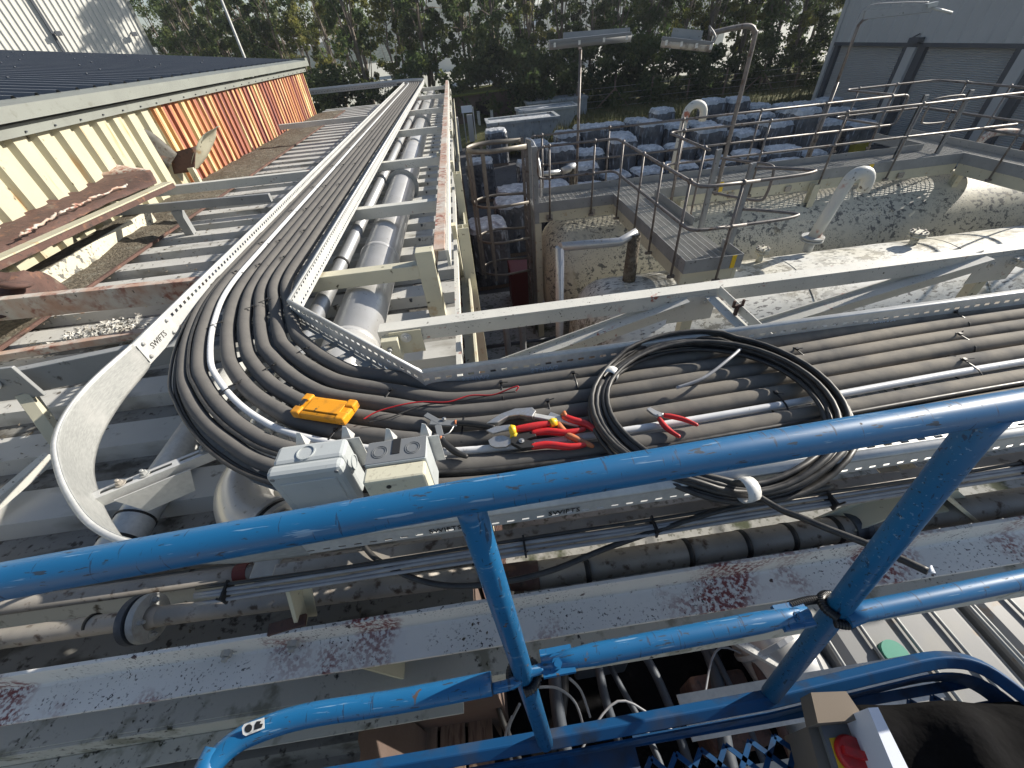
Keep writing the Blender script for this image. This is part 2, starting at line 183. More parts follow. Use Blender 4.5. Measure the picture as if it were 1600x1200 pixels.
# ------------------------------------------------------------------ mesh helpers
class MB:
    def __init__(s): s.v = []; s.f = []; s.sm = []
    def add(s, vs, fs, smooth=False):
        o = len(s.v); s.v += [tuple(x) for x in vs]; s.f += [tuple(i + o for i in f) for f in fs]; s.sm += [smooth] * len(fs); return s
    def box(s, x0, x1, y0, y1, z0, z1, mtx=None):
        vs = [Vector(c) for c in ((x0,y0,z0),(x1,y0,z0),(x1,y1,z0),(x0,y1,z0),(x0,y0,z1),(x1,y0,z1),(x1,y1,z1),(x0,y1,z1))]
        if mtx: vs = [mtx @ v for v in vs]
        return s.add(vs, [(0,3,2,1),(4,5,6,7),(0,1,5,4),(1,2,6,5),(2,3,7,6),(3,0,4,7)])
    def bar(s, a, b, w, h, up=(0, 0, 1)):       # rectangular bar from a to b
        a = Vector(a); b = Vector(b); d = (b - a).normalized(); u = Vector(up); sd = d.cross(u)
        if sd.length < 1e-4: sd = d.cross(Vector((1, 0, 0)))
        sd.normalize(); u = sd.cross(d).normalized(); sd *= w / 2; u *= h / 2
        vs = [a-sd-u, a+sd-u, a+sd+u, a-sd+u, b-sd-u, b+sd-u, b+sd+u, b-sd+u]
        return s.add(vs, [(0,1,2,3),(7,6,5,4),(0,4,5,1),(1,5,6,2),(2,6,7,3),(3,7,4,0)])
    def angle(s, a, b, w, h, t, up=(0, 0, 1), side=1):   # L section: horizontal leg w, vertical leg h at the far side
        a = Vector(a); b = Vector(b); d = (b - a).normalized(); u = Vector(up); sd = d.cross(u).normalized() * side; u = Vector(up)
        pr = [(0, 0), (w, 0), (w, t), (t * 1.9, t), (t * 1.15, t * 1.3), (t, t * 2.1), (t, h), (0, h)]
        vs = [a + sd * p + u * q for p, q in pr] + [b + sd * p + u * q for p, q in pr]; k = len(pr)
        fs = [(i, (i+1) % k, k + (i+1) % k, k + i) for i in range(k)] + [tuple(range(k))[::-1], tuple(range(k, 2*k))]
        return s.add(vs, fs)
    def ibeam(s, a, b, w, h, t=.01, up=(0, 0, 1)):
        a = Vector(a); b = Vector(b); u = Vector(up).normalized()
        s.bar(a + u*(h/2 - t/2), b + u*(h/2 - t/2), w, t, up); s.bar(a - u*(h/2 - t/2), b - u*(h/2 - t/2), w, t, up)
        return s.bar(a, b, t, h - 2*t, up)
    def tube(s, path, r, seg=10, caps=True, closed=False):
        P = [Vector(p) for p in path]; n = len(P); rs = r if hasattr(r, '__len__') else [r] * n
        T = []
        for i in range(n):
            if closed: t = P[(i+1) % n] - P[i-1]
            else: t = P[min(i+1, n-1)] - P[max(i-1, 0)]
            T.append(t.normalized() if t.length > 1e-9 else Vector((0, 0, 1)))
        u = Vector((0, 0, 1)) if abs(T[0].z) < .9 else Vector((1, 0, 0)); nrm = (u - T[0] * u.dot(T[0])).normalized(); vs = []
        for i in range(n):
            nrm = (nrm - T[i] * nrm.dot(T[i])).normalized(); bn = T[i].cross(nrm)
            for k in range(seg):
                a = 2 * math.pi * k / seg; vs.append(P[i] + (nrm * math.cos(a) + bn * math.sin(a)) * rs[i])
        fs = []
        for i in range(n if closed else n - 1):
            j = (i + 1) % n
            for k in range(seg): fs.append((i*seg+k, i*seg+(k+1) % seg, j*seg+(k+1) % seg, j*seg+k))
        s.add(vs, fs, True)
        if caps and not closed:
            o = len(s.v) - len(vs); s.f += [tuple(o + k for k in range(seg))[::-1], tuple(o + (n-1)*seg + k for k in range(seg))]; s.sm += [False, False]
        return s
    def cyl(s, a, b, r, seg=16): return s.tube([a, b], r, seg)
    def ring(s, c, axis, r0, r1, hgt, seg=24):
        c = Vector(c); ax = Vector(axis).normalized(); u = ax.orthogonal().normalized(); v = ax.cross(u); vs = []
        for (rr, hh) in ((r0, 0), (r1, 0), (r1, hgt), (r0, hgt)):
            for k in range(seg):
                a = 2*math.pi*k/seg; vs.append(c + ax*hh + (u*math.cos(a) + v*math.sin(a))*rr)
        fs = []
        for q in range(4):
            for k in range(seg): fs.append((q*seg+k, q*seg+(k+1) % seg, ((q+1) % 4)*seg+(k+1) % seg, ((q+1) % 4)*seg+k))
        return s.add(vs, fs, False)
    def lathe(s, prof, c, axis, seg=32, smooth=True):     # prof: (radius, distance along axis)
        c = Vector(c); ax = Vector(axis).normalized(); u = ax.orthogonal().normalized(); v = ax.cross(u); vs = []
        for rr, hh in prof:
            for k in range(seg):
                a = 2*math.pi*k/seg; vs.append(c + ax*hh + (u*math.cos(a) + v*math.sin(a))*rr)
        fs = [(i*seg+k, i*seg+(k+1) % seg, (i+1)*seg+(k+1) % seg, (i+1)*seg+k) for i in range(len(prof)-1) for k in range(seg)]
        s.add(vs, fs, smooth); o = len(s.v) - len(vs)
        s.f += [tuple(o+k for k in range(seg))[::-1], tuple(o+(len(prof)-1)*seg+k for k in range(seg))]; s.sm += [False, False]
        return s
    def prism(s, pts, z0, z1, mtx=None):                  # polygon extruded along z
        k = len(pts); vs = [Vector((x, y, z0)) for x, y in pts] + [Vector((x, y, z1)) for x, y in pts]
        if mtx: vs = [mtx @ v for v in vs]
        return s.add(vs, [tuple(range(k))[::-1], tuple(range(k, 2*k))] + [(i, (i+1) % k, k+(i+1) % k, k+i) for i in range(k)])
    def hexbolt(s, c, axis, r=.012, h=.01):
        c = Vector(c); ax = Vector(axis).normalized()
        s.tube([c, c + ax*.003], r*1.6, 16); s.tube([c + ax*.003, c + ax*(.003+h)], r, 6); s.sm[-8:-2] = [False]*6
        return s.tube([c + ax*(.003+h), c + ax*(.003+h*1.7)], r*.55, 10)
    def build(s, name, m, parent=None, bevel=0, solid=0, sub=0):
        me = bpy.data.meshes.new(name); me.from_pydata(s.v, [], s.f); me.materials.append(m if not isinstance(m, str) else M[m])
        me.polygons.foreach_set('use_smooth', s.sm); me.validate(); me.update()
        o = bpy.data.objects.new(name, me); COL.objects.link(o)
        if parent: o.parent = parent; o.matrix_parent_inverse = Matrix.Translation(-parent.location)
        if sub: md = o.modifiers.new('s', 'SUBSURF'); md.levels = md.render_levels = sub
        if solid: md = o.modifiers.new('t', 'SOLIDIFY'); md.thickness = solid
        if bevel: md = o.modifiers.new('b', 'BEVEL'); md.width = bevel; md.segments = 2; md.limit_method = 'ANGLE'; md.angle_limit = .6
        return o
def tag(o, label, cat=None, group=None, kind=None):
    if label: o['label'] = label
    if cat: o['category'] = cat
    if group: o['group'] = group
    if kind: o['kind'] = kind
    return o
def thing(name, label, cat, loc=(0, 0, 0), group=None):
    o = bpy.data.objects.new(name, None); o.empty_display_size = .1; COL.objects.link(o); o.location = loc; return tag(o, label, cat, group)
def struct(o): o['kind'] = 'structure'; return o
def dup(root, loc, rz=0, label=None, scale=None):
    r = root.copy(); COL.objects.link(r); r.location = loc; r.rotation_euler = (0, 0, rz)
    if scale: r.scale = scale
    if label: r['label'] = label
    for ch in list(root.children):
        c = ch.copy(); COL.objects.link(c); c.parent = r
        for g in list(ch.children):
            d = g.copy(); COL.objects.link(d); d.parent = c
    return r
def spline(pts, n=8, closed=False):
    P = [Vector(p) for p in pts]; out = []; k = len(P)
    rg = range(k if closed else k - 1)
    for i in rg:
        if closed: a, b, c, d = P[i-1], P[i], P[(i+1) % k], P[(i+2) % k]
        else: a, b, c, d = P[max(i-1, 0)], P[i], P[i+1], P[min(i+2, k-1)]
        for j in range(n):
            t = j / n; out.append(.5*((2*b) + (-a+c)*t + (2*a-5*b+4*c-d)*t*t + (-a+3*b-3*c+d)*t**3))
    if not closed: out.append(P[-1])
    return out
def text_mesh(name, s, size, mtx, m, parent, ext=.0006):
    cu = bpy.data.curves.new(name, 'FONT'); cu.body = s; cu.size = size; cu.extrude = ext; cu.resolution_u = 2
    to = bpy.data.objects.new(name, cu); COL.objects.link(to); bpy.context.view_layer.update()
    me = bpy.data.meshes.new_from_object(to.evaluated_get(bpy.context.evaluated_depsgraph_get())); bpy.data.objects.remove(to)
    me.transform(mtx); me.materials.clear(); me.materials.append(M[m]); o = bpy.data.objects.new(name, me); COL.objects.link(o)
    if parent: o.parent = parent; o.matrix_parent_inverse = Matrix.Translation(-parent.location)
    return o
def frame(origin, xa, ya):
    xa = Vector(xa).normalized(); za = xa.cross(Vector(ya)).normalized(); ya = za.cross(xa)
    m = Matrix((xa, ya, za)).transposed().to_4x4(); m.translation = Vector(origin); return m

# ================================================================== SETTING
G = -5.7
mb = MB(); mb.add([(-900, -400, G), (900, -400, G), (900, 1500, G), (-900, 1500, G)], [(0, 1, 2, 3)])
struct(mb.build('ground', 'farfield'))
mb = MB(); mb.add([(-60, -12, G+.004), (45, -12, G+.004), (45, 44, G+.004), (-60, 44, G+.004)], [(0, 1, 2, 3)])
struct(mb.build('yard_surface', 'asphalt'))
# concrete pad around the tanks and the building
mb = MB(); mb.box(-.2, 16, 2.2, 10.4, G+.008, G+.10)
struct(mb.build('concrete_pad', 'concrete'))
# grassy bank along the trees
mb = MB(); nx, ny = 70, 14; vs = []; fs = []
for j in range(ny+1):
    for i in range(nx+1):
        x = -30 + i*1.0; y = 25.5 + j*1.9 + max(0, (8-x))*.75*(1-j/ny); z = G + .02 + .75*(1-math.exp(-j*.35)) + .22*rng.random() * (j > 0)
        vs.append((x, y, z))
for j in range(ny):
    for i in range(nx): a = j*(nx+1)+i; fs.append((a, a+1, a+nx+2, a+nx+1))
mb.add(vs, fs, True); struct(mb.build('grass_bank', 'grass'))
# tufts of long grass (stuff)
N = 16000; base = np.empty((N, 3)); base[:, 0] = rng.uniform(2, 32, N); base[:, 1] = 26.3 + rng.uniform(0, 1, N)**1.4*11; base[:, 2] = G + .25 + rng.uniform(0, .4, N)
hh = rng.uniform(.25, .75, N); ang = rng.uniform(0, 6.28, N); ln = rng.uniform(-.2, .2, (N, 2)); V = np.empty((N, 3, 3))
V[:, 0] = base; V[:, 1] = base; V[:, 0, 0] -= np.cos(ang)*.035; V[:, 0, 1] -= np.sin(ang)*.035; V[:, 1, 0] += np.cos(ang)*.035; V[:, 1, 1] += np.sin(ang)*.035
V[:, 2] = base; V[:, 2, :2] += ln; V[:, 2, 2] += hh
def tri_obj(name, V, m, k=3):
    me = bpy.data.meshes.new(name); n_ = V.shape[0]; me.vertices.add(n_*k); me.vertices.foreach_set('co', V.reshape(-1))
    me.loops.add(n_*k); me.loops.foreach_set('vertex_index', np.arange(n_*k, dtype=np.int32)); me.polygons.add(n_)
    me.polygons.foreach_set('loop_start', np.arange(n_, dtype=np.int32)*k); me.polygons.foreach_set('loop_total', np.full(n_, k, dtype=np.int32))
    me.update(); me.materials.append(M[m]); return me
me = tri_obj('long_grass', V, 'grass'); o = bpy.data.objects.new('long_grass', me); COL.objects.link(o)
tag(o, 'unmown long grass on the bank between the wrapped pallets and the trees', 'grass', kind='stuff')
# distant hill
mb = MB(); vs = []; fs = []; nx = 60
for i in range(nx+1):
    x = -420 + i*14; top = 6 + 9*math.sin(i*.21+1) + 5*math.sin(i*.5); vs += [(x, 240, G), (x, 330, G+8+top*.6), (x, 430, G+top+12)]
for i in range(nx):
    for k in range(2): a = i*3+k; fs.append((a, a+3, a+4, a+1))
mb.add(vs, fs, True); struct(mb.build('distant_hill', leafmat('far_hill_green', (.10, .13, .10), (.16, .19, .14), (.24, .26, .20))))
# ------------------------------------------------------------------ trees
def crown_mesh(name, m, H, R, n_, leaf, seed, lo=.12, gaps=.5):
    g = np.random.default_rng(seed); nc = 34
    ct = np.empty((nc, 3)); zz = g.uniform(lo, 1, nc); prof = np.sin(np.clip((zz-lo+.05)/(1.05-lo), 0, 1)**.75*math.pi)**.6
    a = g.uniform(0, 6.28, nc); rr = g.uniform(.15, 1, nc)**.6*R*prof; ct[:, 0] = np.cos(a)*rr; ct[:, 1] = np.sin(a)*rr; ct[:, 2] = zz*H
    cr_ = g.uniform(.35, 1.0, nc)*R*.42; idx = g.integers(0, nc, n_); d = g.normal(size=(n_, 3)); d /= np.linalg.norm(d, axis=1)[:, None]
    rad = cr_[idx]*g.uniform(.45, 1.05, n_); P = ct[idx] + d*rad[:, None]*np.array([1, 1, .8]); P[:, 2] = np.maximum(P[:, 2], .3)
    sz = leaf*g.uniform(.5, 1.4, n_); u = g.normal(size=(n_, 3)); u /= np.linalg.norm(u, axis=1)[:, None]; v = np.cross(u, g.normal(size=(n_, 3))); v /= np.linalg.norm(v, axis=1)[:, None]
    V = np.empty((n_, 4, 3)); su = u*sz[:, None]; sv = v*sz[:, None]*.6
    V[:, 0] = P - su; V[:, 1] = P + sv; V[:, 2] = P + su; V[:, 3] = P - sv
    return tri_obj(name, V, m, 4), ct
def trunk_mesh(name, H, r, ct, seed):
    g = random.Random(seed); b = MB(); pth = [(0, 0, -.2)]
    for i in range(1, 8): pth.append((g.uniform(-.12, .12)*i*.4, g.uniform(-.12, .12)*i*.4, H*.13*i))
    b.tube(pth, [r*(1-.11*i) for i in range(8)], 8)
    for k in range(14):
        i = g.randint(1, 6); a = Vector(pth[i]); c = Vector(ct[k % len(ct)]); c.z = max(c.z, a.z+.3)
        b.tube([a, (a*.5 + c*.5) + Vector((0, 0, .2)), c], [r*.4*(1-.09*i), r*.22, r*.06], 5)
    me = bpy.data.meshes.new(name); me.from_pydata(b.v, [], b.f); me.polygons.foreach_set('use_smooth', b.sm); me.materials.append(M['bark']); me.update(); return me
var = []
for k, (m, H, R, nn, lf, lo) in enumerate([('leafA', 12, 2.4, 4600, .15, .18), ('leafA', 14, 2.7, 5200, .16, .25), ('leafC', 13, 2.2, 4300, .14, .28), ('leafB', 11, 1.9, 3600, .13, .22), ('leafC', 15, 2.4, 4600, .15, .32), ('leafB', 13, 1.7, 2900, .13, .32)]):
    cm, ct = crown_mesh('crown', m, H, R, nn, lf, 50+k, lo); var.append((cm, trunk_mesh('trunk', H, .17, ct, k)))
bushm = [crown_mesh('crown', m, 4.2, 2.6, 4200, .13, 80+i, .02)[0] for i, m in enumerate(['leafA', 'leafC', 'leafA'])]
kinds = ['dark bushy tree', 'tall dark tree', 'mid green tree', 'yellowing slender tree', 'tall loose tree', 'thin yellowing tree']
def tree(x, y, k, sc, lab, grp, nm='tree'):
    t = thing(nm, lab, 'tree', (x, y, G+.4), grp); t.rotation_euler = (random.uniform(-.03, .03), random.uniform(-.03, .03), random.uniform(0, 6.28)); t.scale = (sc, sc, sc*random.uniform(.92, 1.1))
    for nm2, me in zip(('crown', 'trunk'), var[k]):
        o = bpy.data.objects.new(nm2, me); COL.objects.link(o); o.parent = t
bldgside = ['left above the dark roof', 'mid above the tray bend', 'right beside the shuttered building']
rows = [('front row', 40, 2.6), ('second row', 46, 3.0), ('back row', 54, 5.2)]
for rn, y0, st in rows:
    x = -34.0
    while x < 38:
        yy = (9 if x < -9 and rn == 'front row' else 0) + y0 + random.uniform(-1.3, 1.3) + max(0, 4-x)*.30 + max(0, -6-x)*.35; k = random.choice([0, 1, 2, 3, 4, 5, 2, 0] if rn != 'front row' else [0, 2, 3, 4, 5, 5, 3])
        seg_ = 0 if x < -12 else (1 if x < 6 else 2)
        if rn == 'back row': sc = random.uniform(.8, 1.0)
        else: sc = random.uniform(.75, 1.1)
        tree(x, yy, k, sc, '%s in the %s of the wood, %s' % (kinds[k], rn, bldgside[seg_]), '%ss, %s, %s' % (kinds[k], rn, bldgside[seg_].split()[0])); x += st*random.uniform(.75, 1.3)
x = -14.0
while x < 30:
    t = thing('bush', 'dense dark bush under the trees, along the wire fence', 'bush', (x, 37.4+random.uniform(-.6, .8) + max(0, 5-x)*.3, G+.3), 'undergrowth bushes along the fence')
    t.rotation_euler = (0, 0, random.uniform(0, 6)); q = random.uniform(.65, 1.15); t.scale = (q*1.1, q, q)
    o = bpy.data.objects.new('crown', random.choice(bushm)); COL.objects.link(o); o.parent = t; x += random.uniform(1.6, 2.6)
# wire fence at the bank
t = thing('wire_fence', 'wooden post and wire fence at the foot of the trees', 'fence', (20, 36, G))
for i, x in enumerate(np.arange(9, 31, 2.9)):
    mb = MB(); mb.bar((x, 36, G+.3), (x, 36, G+2.5), .1, .1); 
    if i in (1, 5): mb.bar((x, 35.9, G+2.0), (x+1.5, 35.9, G+.4), .08, .08); mb.bar((x, 35.9, G+2.0), (x-1.3, 35.9, G+.9), .08, .08)
    mb.build('post', 'wood', t)
mb = MB()
for zz in (.9, 1.3, 1.7, 2.1): mb.tube([(9, 35.95, G+zz), (29.4, 35.95, G+zz)], .012, 4)
mb.build('wire', 'galv_dull', t)
# houses and sheds beyond the wood
def far_house(x, y, wx, wy, h, rf, rmat, lab):
    t = thing('far_building', lab, 'building', (x, y, G)); mb = MB(); mb.box(x, x+wx, y, y+wy, G, G+h); mb.build('wall', 'whiteclad', t)
    mb = MB(); mb.prism([(x-.4, G+h), (x+wx+.4, G+h), (x+wx/2, G+h+rf)], -(y+wy+.4), -(y-.4), Matrix(((1,0,0,0),(0,0,-1,0),(0,1,0,0),(0,0,0,1)))); mb.build('roof', rmat, t)
far_house(13.5, 92, 12, 9, 5.5, 3.0, 'whiteclad', 'long white shed glimpsed through the trunks left of the double lamp')
far_house(5.2, 80, 5.5, 10, 2.4, 1.9, 'redpaint', 'low white gable with red verge seen through the trees above the brick hut')
far_house(32, 95, 20, 10, 6, 3, 'whiteclad', 'wide pale shed behind the trees near the curved lamp post')
far_house(-12, 120, 16, 9, 7, 3, 'whiteclad', 'small pale building behind the wood above the rusty wall')

# ================================================================== BUILDINGS
def ribbed(mb, y0, y1, zb, zt, x, pitch, depth=.035, crown=.55, flip=1):
    """vertical ribbed wall sheet facing +x"""
    pr = []; y = y0
    while y < y1:
        p = pitch; pr += [(y, 0), (y+p*(1-crown)*.8, 0), (y+p*(1-crown), depth), (y+p*.96, depth)]; y += p
    vs = [];  fs = []
    for yy, d in pr: vs += [(x + d*flip, min(yy, y1), zb), (x + d*flip, min(yy, y1), zt)]
    for i in range(len(pr)-1): a = 2*i; fs.append((a, a+2, a+3, a+1))
    mb.add(vs, fs)
XW = -4.7; ZD = -1.65
b = thing('corrugated_shed', 'long shed with cream and rust-striped ribbed wall under a slate-blue metal roof', 'building', (XW-5, 8, G))
mb = MB(); ribbed(mb, -2.0, 7.95, ZD-.3, -.37, XW-.045, .33, .07, .56); mb.build('cream_wall_cladding', 'clad', b, solid=.004)
mb = MB(); ribbed(mb, 7.95, 16.5, ZD-.3, -.37, XW-.04, .21, .065, .55); tag(mb.build('rusted_wall_cladding', 'rustclad', b, solid=.004), 'rust red, orange and cream striped ribbed wall')
mb = MB(); mb.box(XW-16, XW-.16, -2, 16.45, G, -.45); mb.box(XW-.155, XW-.01, 16.44, 16.5, G, -.45); mb.build('inner_wall', 'fascia', b)
mb = MB(); mb.box(XW-.03, XW+.10, -2, 16.62, -.43, -.325); mb.build('lower_flashing', 'fascia', b)
mb = MB(); mb.prism([(XW+.12, -.30), (XW+.20, -.30), (XW+.20, -.17), (XW+.17, -.165), (XW-.12, -.13), (XW-.12, -.30)], -16.8, 2.1, Matrix(((1,0,0,0),(0,0,-1,0),(0,1,0,0),(0,0,0,1)))); mb.build('fascia', 'fascia', b)
mb = MB(); mb.box(XW-16, XW+.18, 16.62, 16.85, -.30, -.10); mb.build('end_fascia', 'fascia', b)
mb = MB()
for i in range(8, 44): y = -1.6 + i*.42; mb = MB(); mb.tube([(XW+.10, y, -.40), (XW+.12, y, -.40)], .009, 6); mb.build('flashing_screw', 'darkframe', b)
# pitched dark roof, ribs run down the slope to the eaves
mb = MB(); pr = []; y = -2.0
def rz(x): return -.150 + (XW-.10-x)*.106
while y < 16.3: pr += [(y, 0), (y+.24, 0), (y+.265, .045), (y+.305, .045), (y+.33, 0)]; y += .333
vs = []; fs = []
for yy, d in pr: vs += [(XW-16, yy, rz(XW-16)+d), (XW-.10, yy, rz(XW-.10)+d)]
for i in range(len(pr)-1): a = 2*i; fs.append((a, a+1, a+3, a+2))
mb.add(vs, fs); mb.build('roof', 'darkroof', b)
for j in range(2, 52, 3):
    for i in range(6): x = XW-1.2-i*1.35-.4*(j % 2); y = -2+j*.333+.285; mb = MB(); mb.tube([(x, y, rz(x)+.045), (x, y, rz(x)+.062)], .018, 6); mb.build('roof_bolt', 'darkframe', b)
# tall white ribbed building behind it
b = thing('white_warehouse', 'tall off-white ribbed metal building beyond the slate-blue roof, upper left', 'building', (-28, 40, G))
cw = Vector((-21.2, 40, 0)); dw = Vector((-.62, -.785, 0)).normalized(); nw = Vector((.785, -.62, 0)).normalized()
mb = MB(); u = 0.0; pr = []
while u < 34: pr += [(u, 0), (u+.20, 0), (u+.23, .05), (u+.29, .05), (u+.32, 0)]; u += .32
vs = []; fs = []
for uu, d in pr: p = cw + dw*uu + nw*d; vs += [(p.x, p.y, G), (p.x, p.y, 13)]
for i in range(len(pr)-1): a = 2*i; fs.append((a, a+2, a+3, a+1))
mb.add(vs, fs); mb.build('wall', 'whiteclad', b, solid=.01)
def wp(u, n_, z): p = cw + dw*u + nw*n_; return Vector((p.x, p.y, z))
mb = MB(); q = [wp(0, -.1, G), wp(34, -.1, G), wp(34, -18, G), wp(0, -18, G)]; mb.add(q + [v + Vector((0, 0, 18.6)) for v in q], [(0, 1, 2, 3), (7, 6, 5, 4), (0, 4, 5, 1), (1, 5, 6, 2), (2, 6, 7, 3), (3, 7, 4, 0)]); mb.build('inner_wall', 'whiteclad', b)
mb = MB(); mb.bar(wp(-.05, .02, G), wp(-.05, .02, 13), .2, .12, tuple(nw)); mb.build('corner_flashing', 'fascia', b)
def onwall(px, py):
    r = ray(px, py); t_ = cw.dot(nw)/(r.dot(nw)); return r*t_
p0 = onwall(70, 35); mb = MB(); mb.bar((p0.x+nw.x*.12, p0.y+nw.y*.12, G), (p0.x+nw.x*.12, p0.y+nw.y*.12, 13), .14, .12, tuple(nw)); mb.build('downpipe', 'darkframe', b)
for q in ((88, 53), (206, 54)):
    c = onwall(*q) + nw*.35; mb = MB(); mb.bar(c - dw*.16, c + dw*.16, .12, .22); mb.bar(c, c - nw*.3 + Vector((0, 0, .1)), .05, .05); mb.build('floodlight', 'darkframe', b)
# thin lamp pole left
pa = aty(381, 87, 17.6); pb = aty(345, 0, 17.6); d = (pb-pa)
t = thing('street_lamp', 'slim pale lamp pole rising behind the far corner of the slate-blue roof', 'lamp post', (pa.x, 19, G))
mb = MB(); mb.tube([(pa.x, 17.6, G), (pa.x, 17.6, 3.6)], [.055, .035], 10); mb.build('pole', 'galv_dull', t)
mb = MB(); mb.tube(spline([(pa.x, 17.6, 3.6), (pa.x-.1, 17.4, 4.1), (pa.x-.6, 17.0, 4.3)]), .03, 8); mb.box(pa.x-1.1, pa.x-.55, 16.8, 17.05, 4.24, 4.36); mb.build('lamp_head', 'galv_dull', t)
# right hand shuttered building
FX = 20.9
b = thing('shuttered_warehouse', 'large grey metal building with roller shutter doors, upper right', 'building', (FX+8, 18, G))
yL = 26.4; zh = -1.72; ztop = 1.1
mb = MB()
def slab(y0, y1, z0, z1): mb.box(FX, FX+.25, y0, y1, z0, z1)
pr = []; y = 2.0
vs = []; fs = []
while y < yL: pr += [(y, 0), (y+.52, 0), (y+.56, -.05), (y+.6, 0)]; y += .6
for yy, dd in pr: vs += [(FX+dd, min(yy, yL), zh), (FX+dd, min(yy, yL), ztop)]
for i in range(len(pr)-1): a = 2*i; fs.append((a, a+2, a+3, a+1))
mb.add(vs, fs); mb.build('upper_wall', 'greyclad', b, solid=.01)
mb = MB(); mb.box(FX+.5, FX+25, 1.6, yL-.1, G, ztop-.1); mb.build('inner_wall', 'darkframe', b)
mb = MB(); mb.box(30, 44, 20, 34.5, G, 12); mb.build('added_shade_block', 'greyclad', b)  # unseen block added out of view to cast shade over the yard
mb = MB(); mb.box(FX-.08, FX+.3, yL-.12, yL+.12, G, ztop+.2); mb.box(FX-.12, FX+.6, 1.5, yL+.2, ztop-.1, ztop+.15); mb.build('corner_flashing', 'greyclad', b)
mb = MB(); mb.box(FX-.06, FX+.3, 2, yL-.1, zh-.12, zh+.02); mb.build('lintel', 'darkframe', b)
doors = [(21.9, 26.0), (17.0, 20.75), (11.9, 15.9), (6.8, 10.8)]
for y0, y1 in doors:
    mb = MB(); z = G; pr = []
    while z < zh-.1: pr += [(z, .22), (z+.045, .19), (z+.07, .22)]; z += .075
    vs = []; fs = []
    for zz, dd in pr: vs += [(FX+dd, y0, zz), (FX+dd, y1, zz)]
    for i in range(len(pr)-1): a = 2*i; fs.append((a, a+2, a+3, a+1))
    mb.add(vs, fs); mb.build('roller_shutter', 'shutter', b)
mb = MB(); edges = [26.3] + [e for dd in doors for e in (dd[1], dd[0])] + [2]
for i in range(0, len(edges), 2):
    a_, b_ = edges[i], edges[i+1]
    mb = MB(); mb.box(FX+.02, FX+.22, b_+.003, a_-.003, G, zh-.12); mb.build('door_pier', 'darkframe', b)
for i in range(2, len(edges), 2):
    c = (edges[i]+edges[i+1])/2; mb = MB(); mb.box(FX-.12, FX+.015, c-.22, c+.22, G, zh-.13); mb.build('steel_column', 'greyclad', b)
c = atx(1432, 62, FX-.2); mb = MB(); mb.box(FX-.35, FX-.06, c.y-.25, c.y+.25, c.z-.1, c.z+.08); mb.bar((FX-.3, c.y+.3, c.z), (FX-.05, c.y+.1, c.z+.2), .05, .05); mb.build('wall_floodlight', 'darkframe', b)
# brick hut
b = thing('brick_hut', 'low dark brick hut with flat roof and open dark doorway behind the pale hoppers', 'building', (3, 38, G))
hy = 36.8
mb = MB(); mb.box(-.6, 6.3, hy, hy+4, G, -3.28); mb.build('wall', 'brick', b)
mb = MB(); mb.prism([(-.9, -3.28), (6.7, -3.12), (6.7, -3.0), (-.9, -3.16)], -(hy+4.3), -(hy-.35), Matrix(((1,0,0,0),(0,0,-1,0),(0,1,0,0),(0,0,0,1)))); mb.build('roof', 'moss', b)
mb = MB(); mb.box(1.35, 2.55, hy-.05, hy-.003, G, -3.7); mb.build('door', 'black', b)
for xx in (1.45, 2.45):
    mb = MB(); mb.box(xx-.1, xx+.1, hy-1.0, hy-.8, G, G+1.5); tag(mb.build('bollard', 'white_dirty'), 'short pale bollard %s of the brick hut doorway' % ('left' if xx < 2 else 'right'), 'bollard', 'bollards at the hut door')
t = thing('notice_board', 'white sign panel on two posts in front of the brick hut', 'sign', (.9, 32, G))
c0 = aty(720, 166, 32); c1 = aty(738, 175, 32)
mb = MB(); mb.box(c0.x, c1.x, 31.95, 32, c1.z, c0.z); mb.build('panel', 'sign', t)
mb = MB(); mb.box(c0.x+.05, c0.x+.12, 32.01, 32.08, G, c0.z); mb.box(c1.x+.02, c1.x+.1, 32.01, 32.08, G, c0.z-.1); mb.box(c0.x+.3, c1.x-.05, 31.7, 32.0, G+.3, c1.z-.1); mb.build('post', 'greyclad', t)
mb = MB(); x0 = c0.x-1.0; mb.box(x0, x0+.7, 30.5, 31.0, G, G+1.9); mb.box(x0+.1, x0+.6, 30.44, 30.498, G+.9, G+1.6); tag(mb.build('electrical_cabinet', 'greyclad', bevel=.02), 'grey electrical cabinet left of the notice board', 'cabinet')
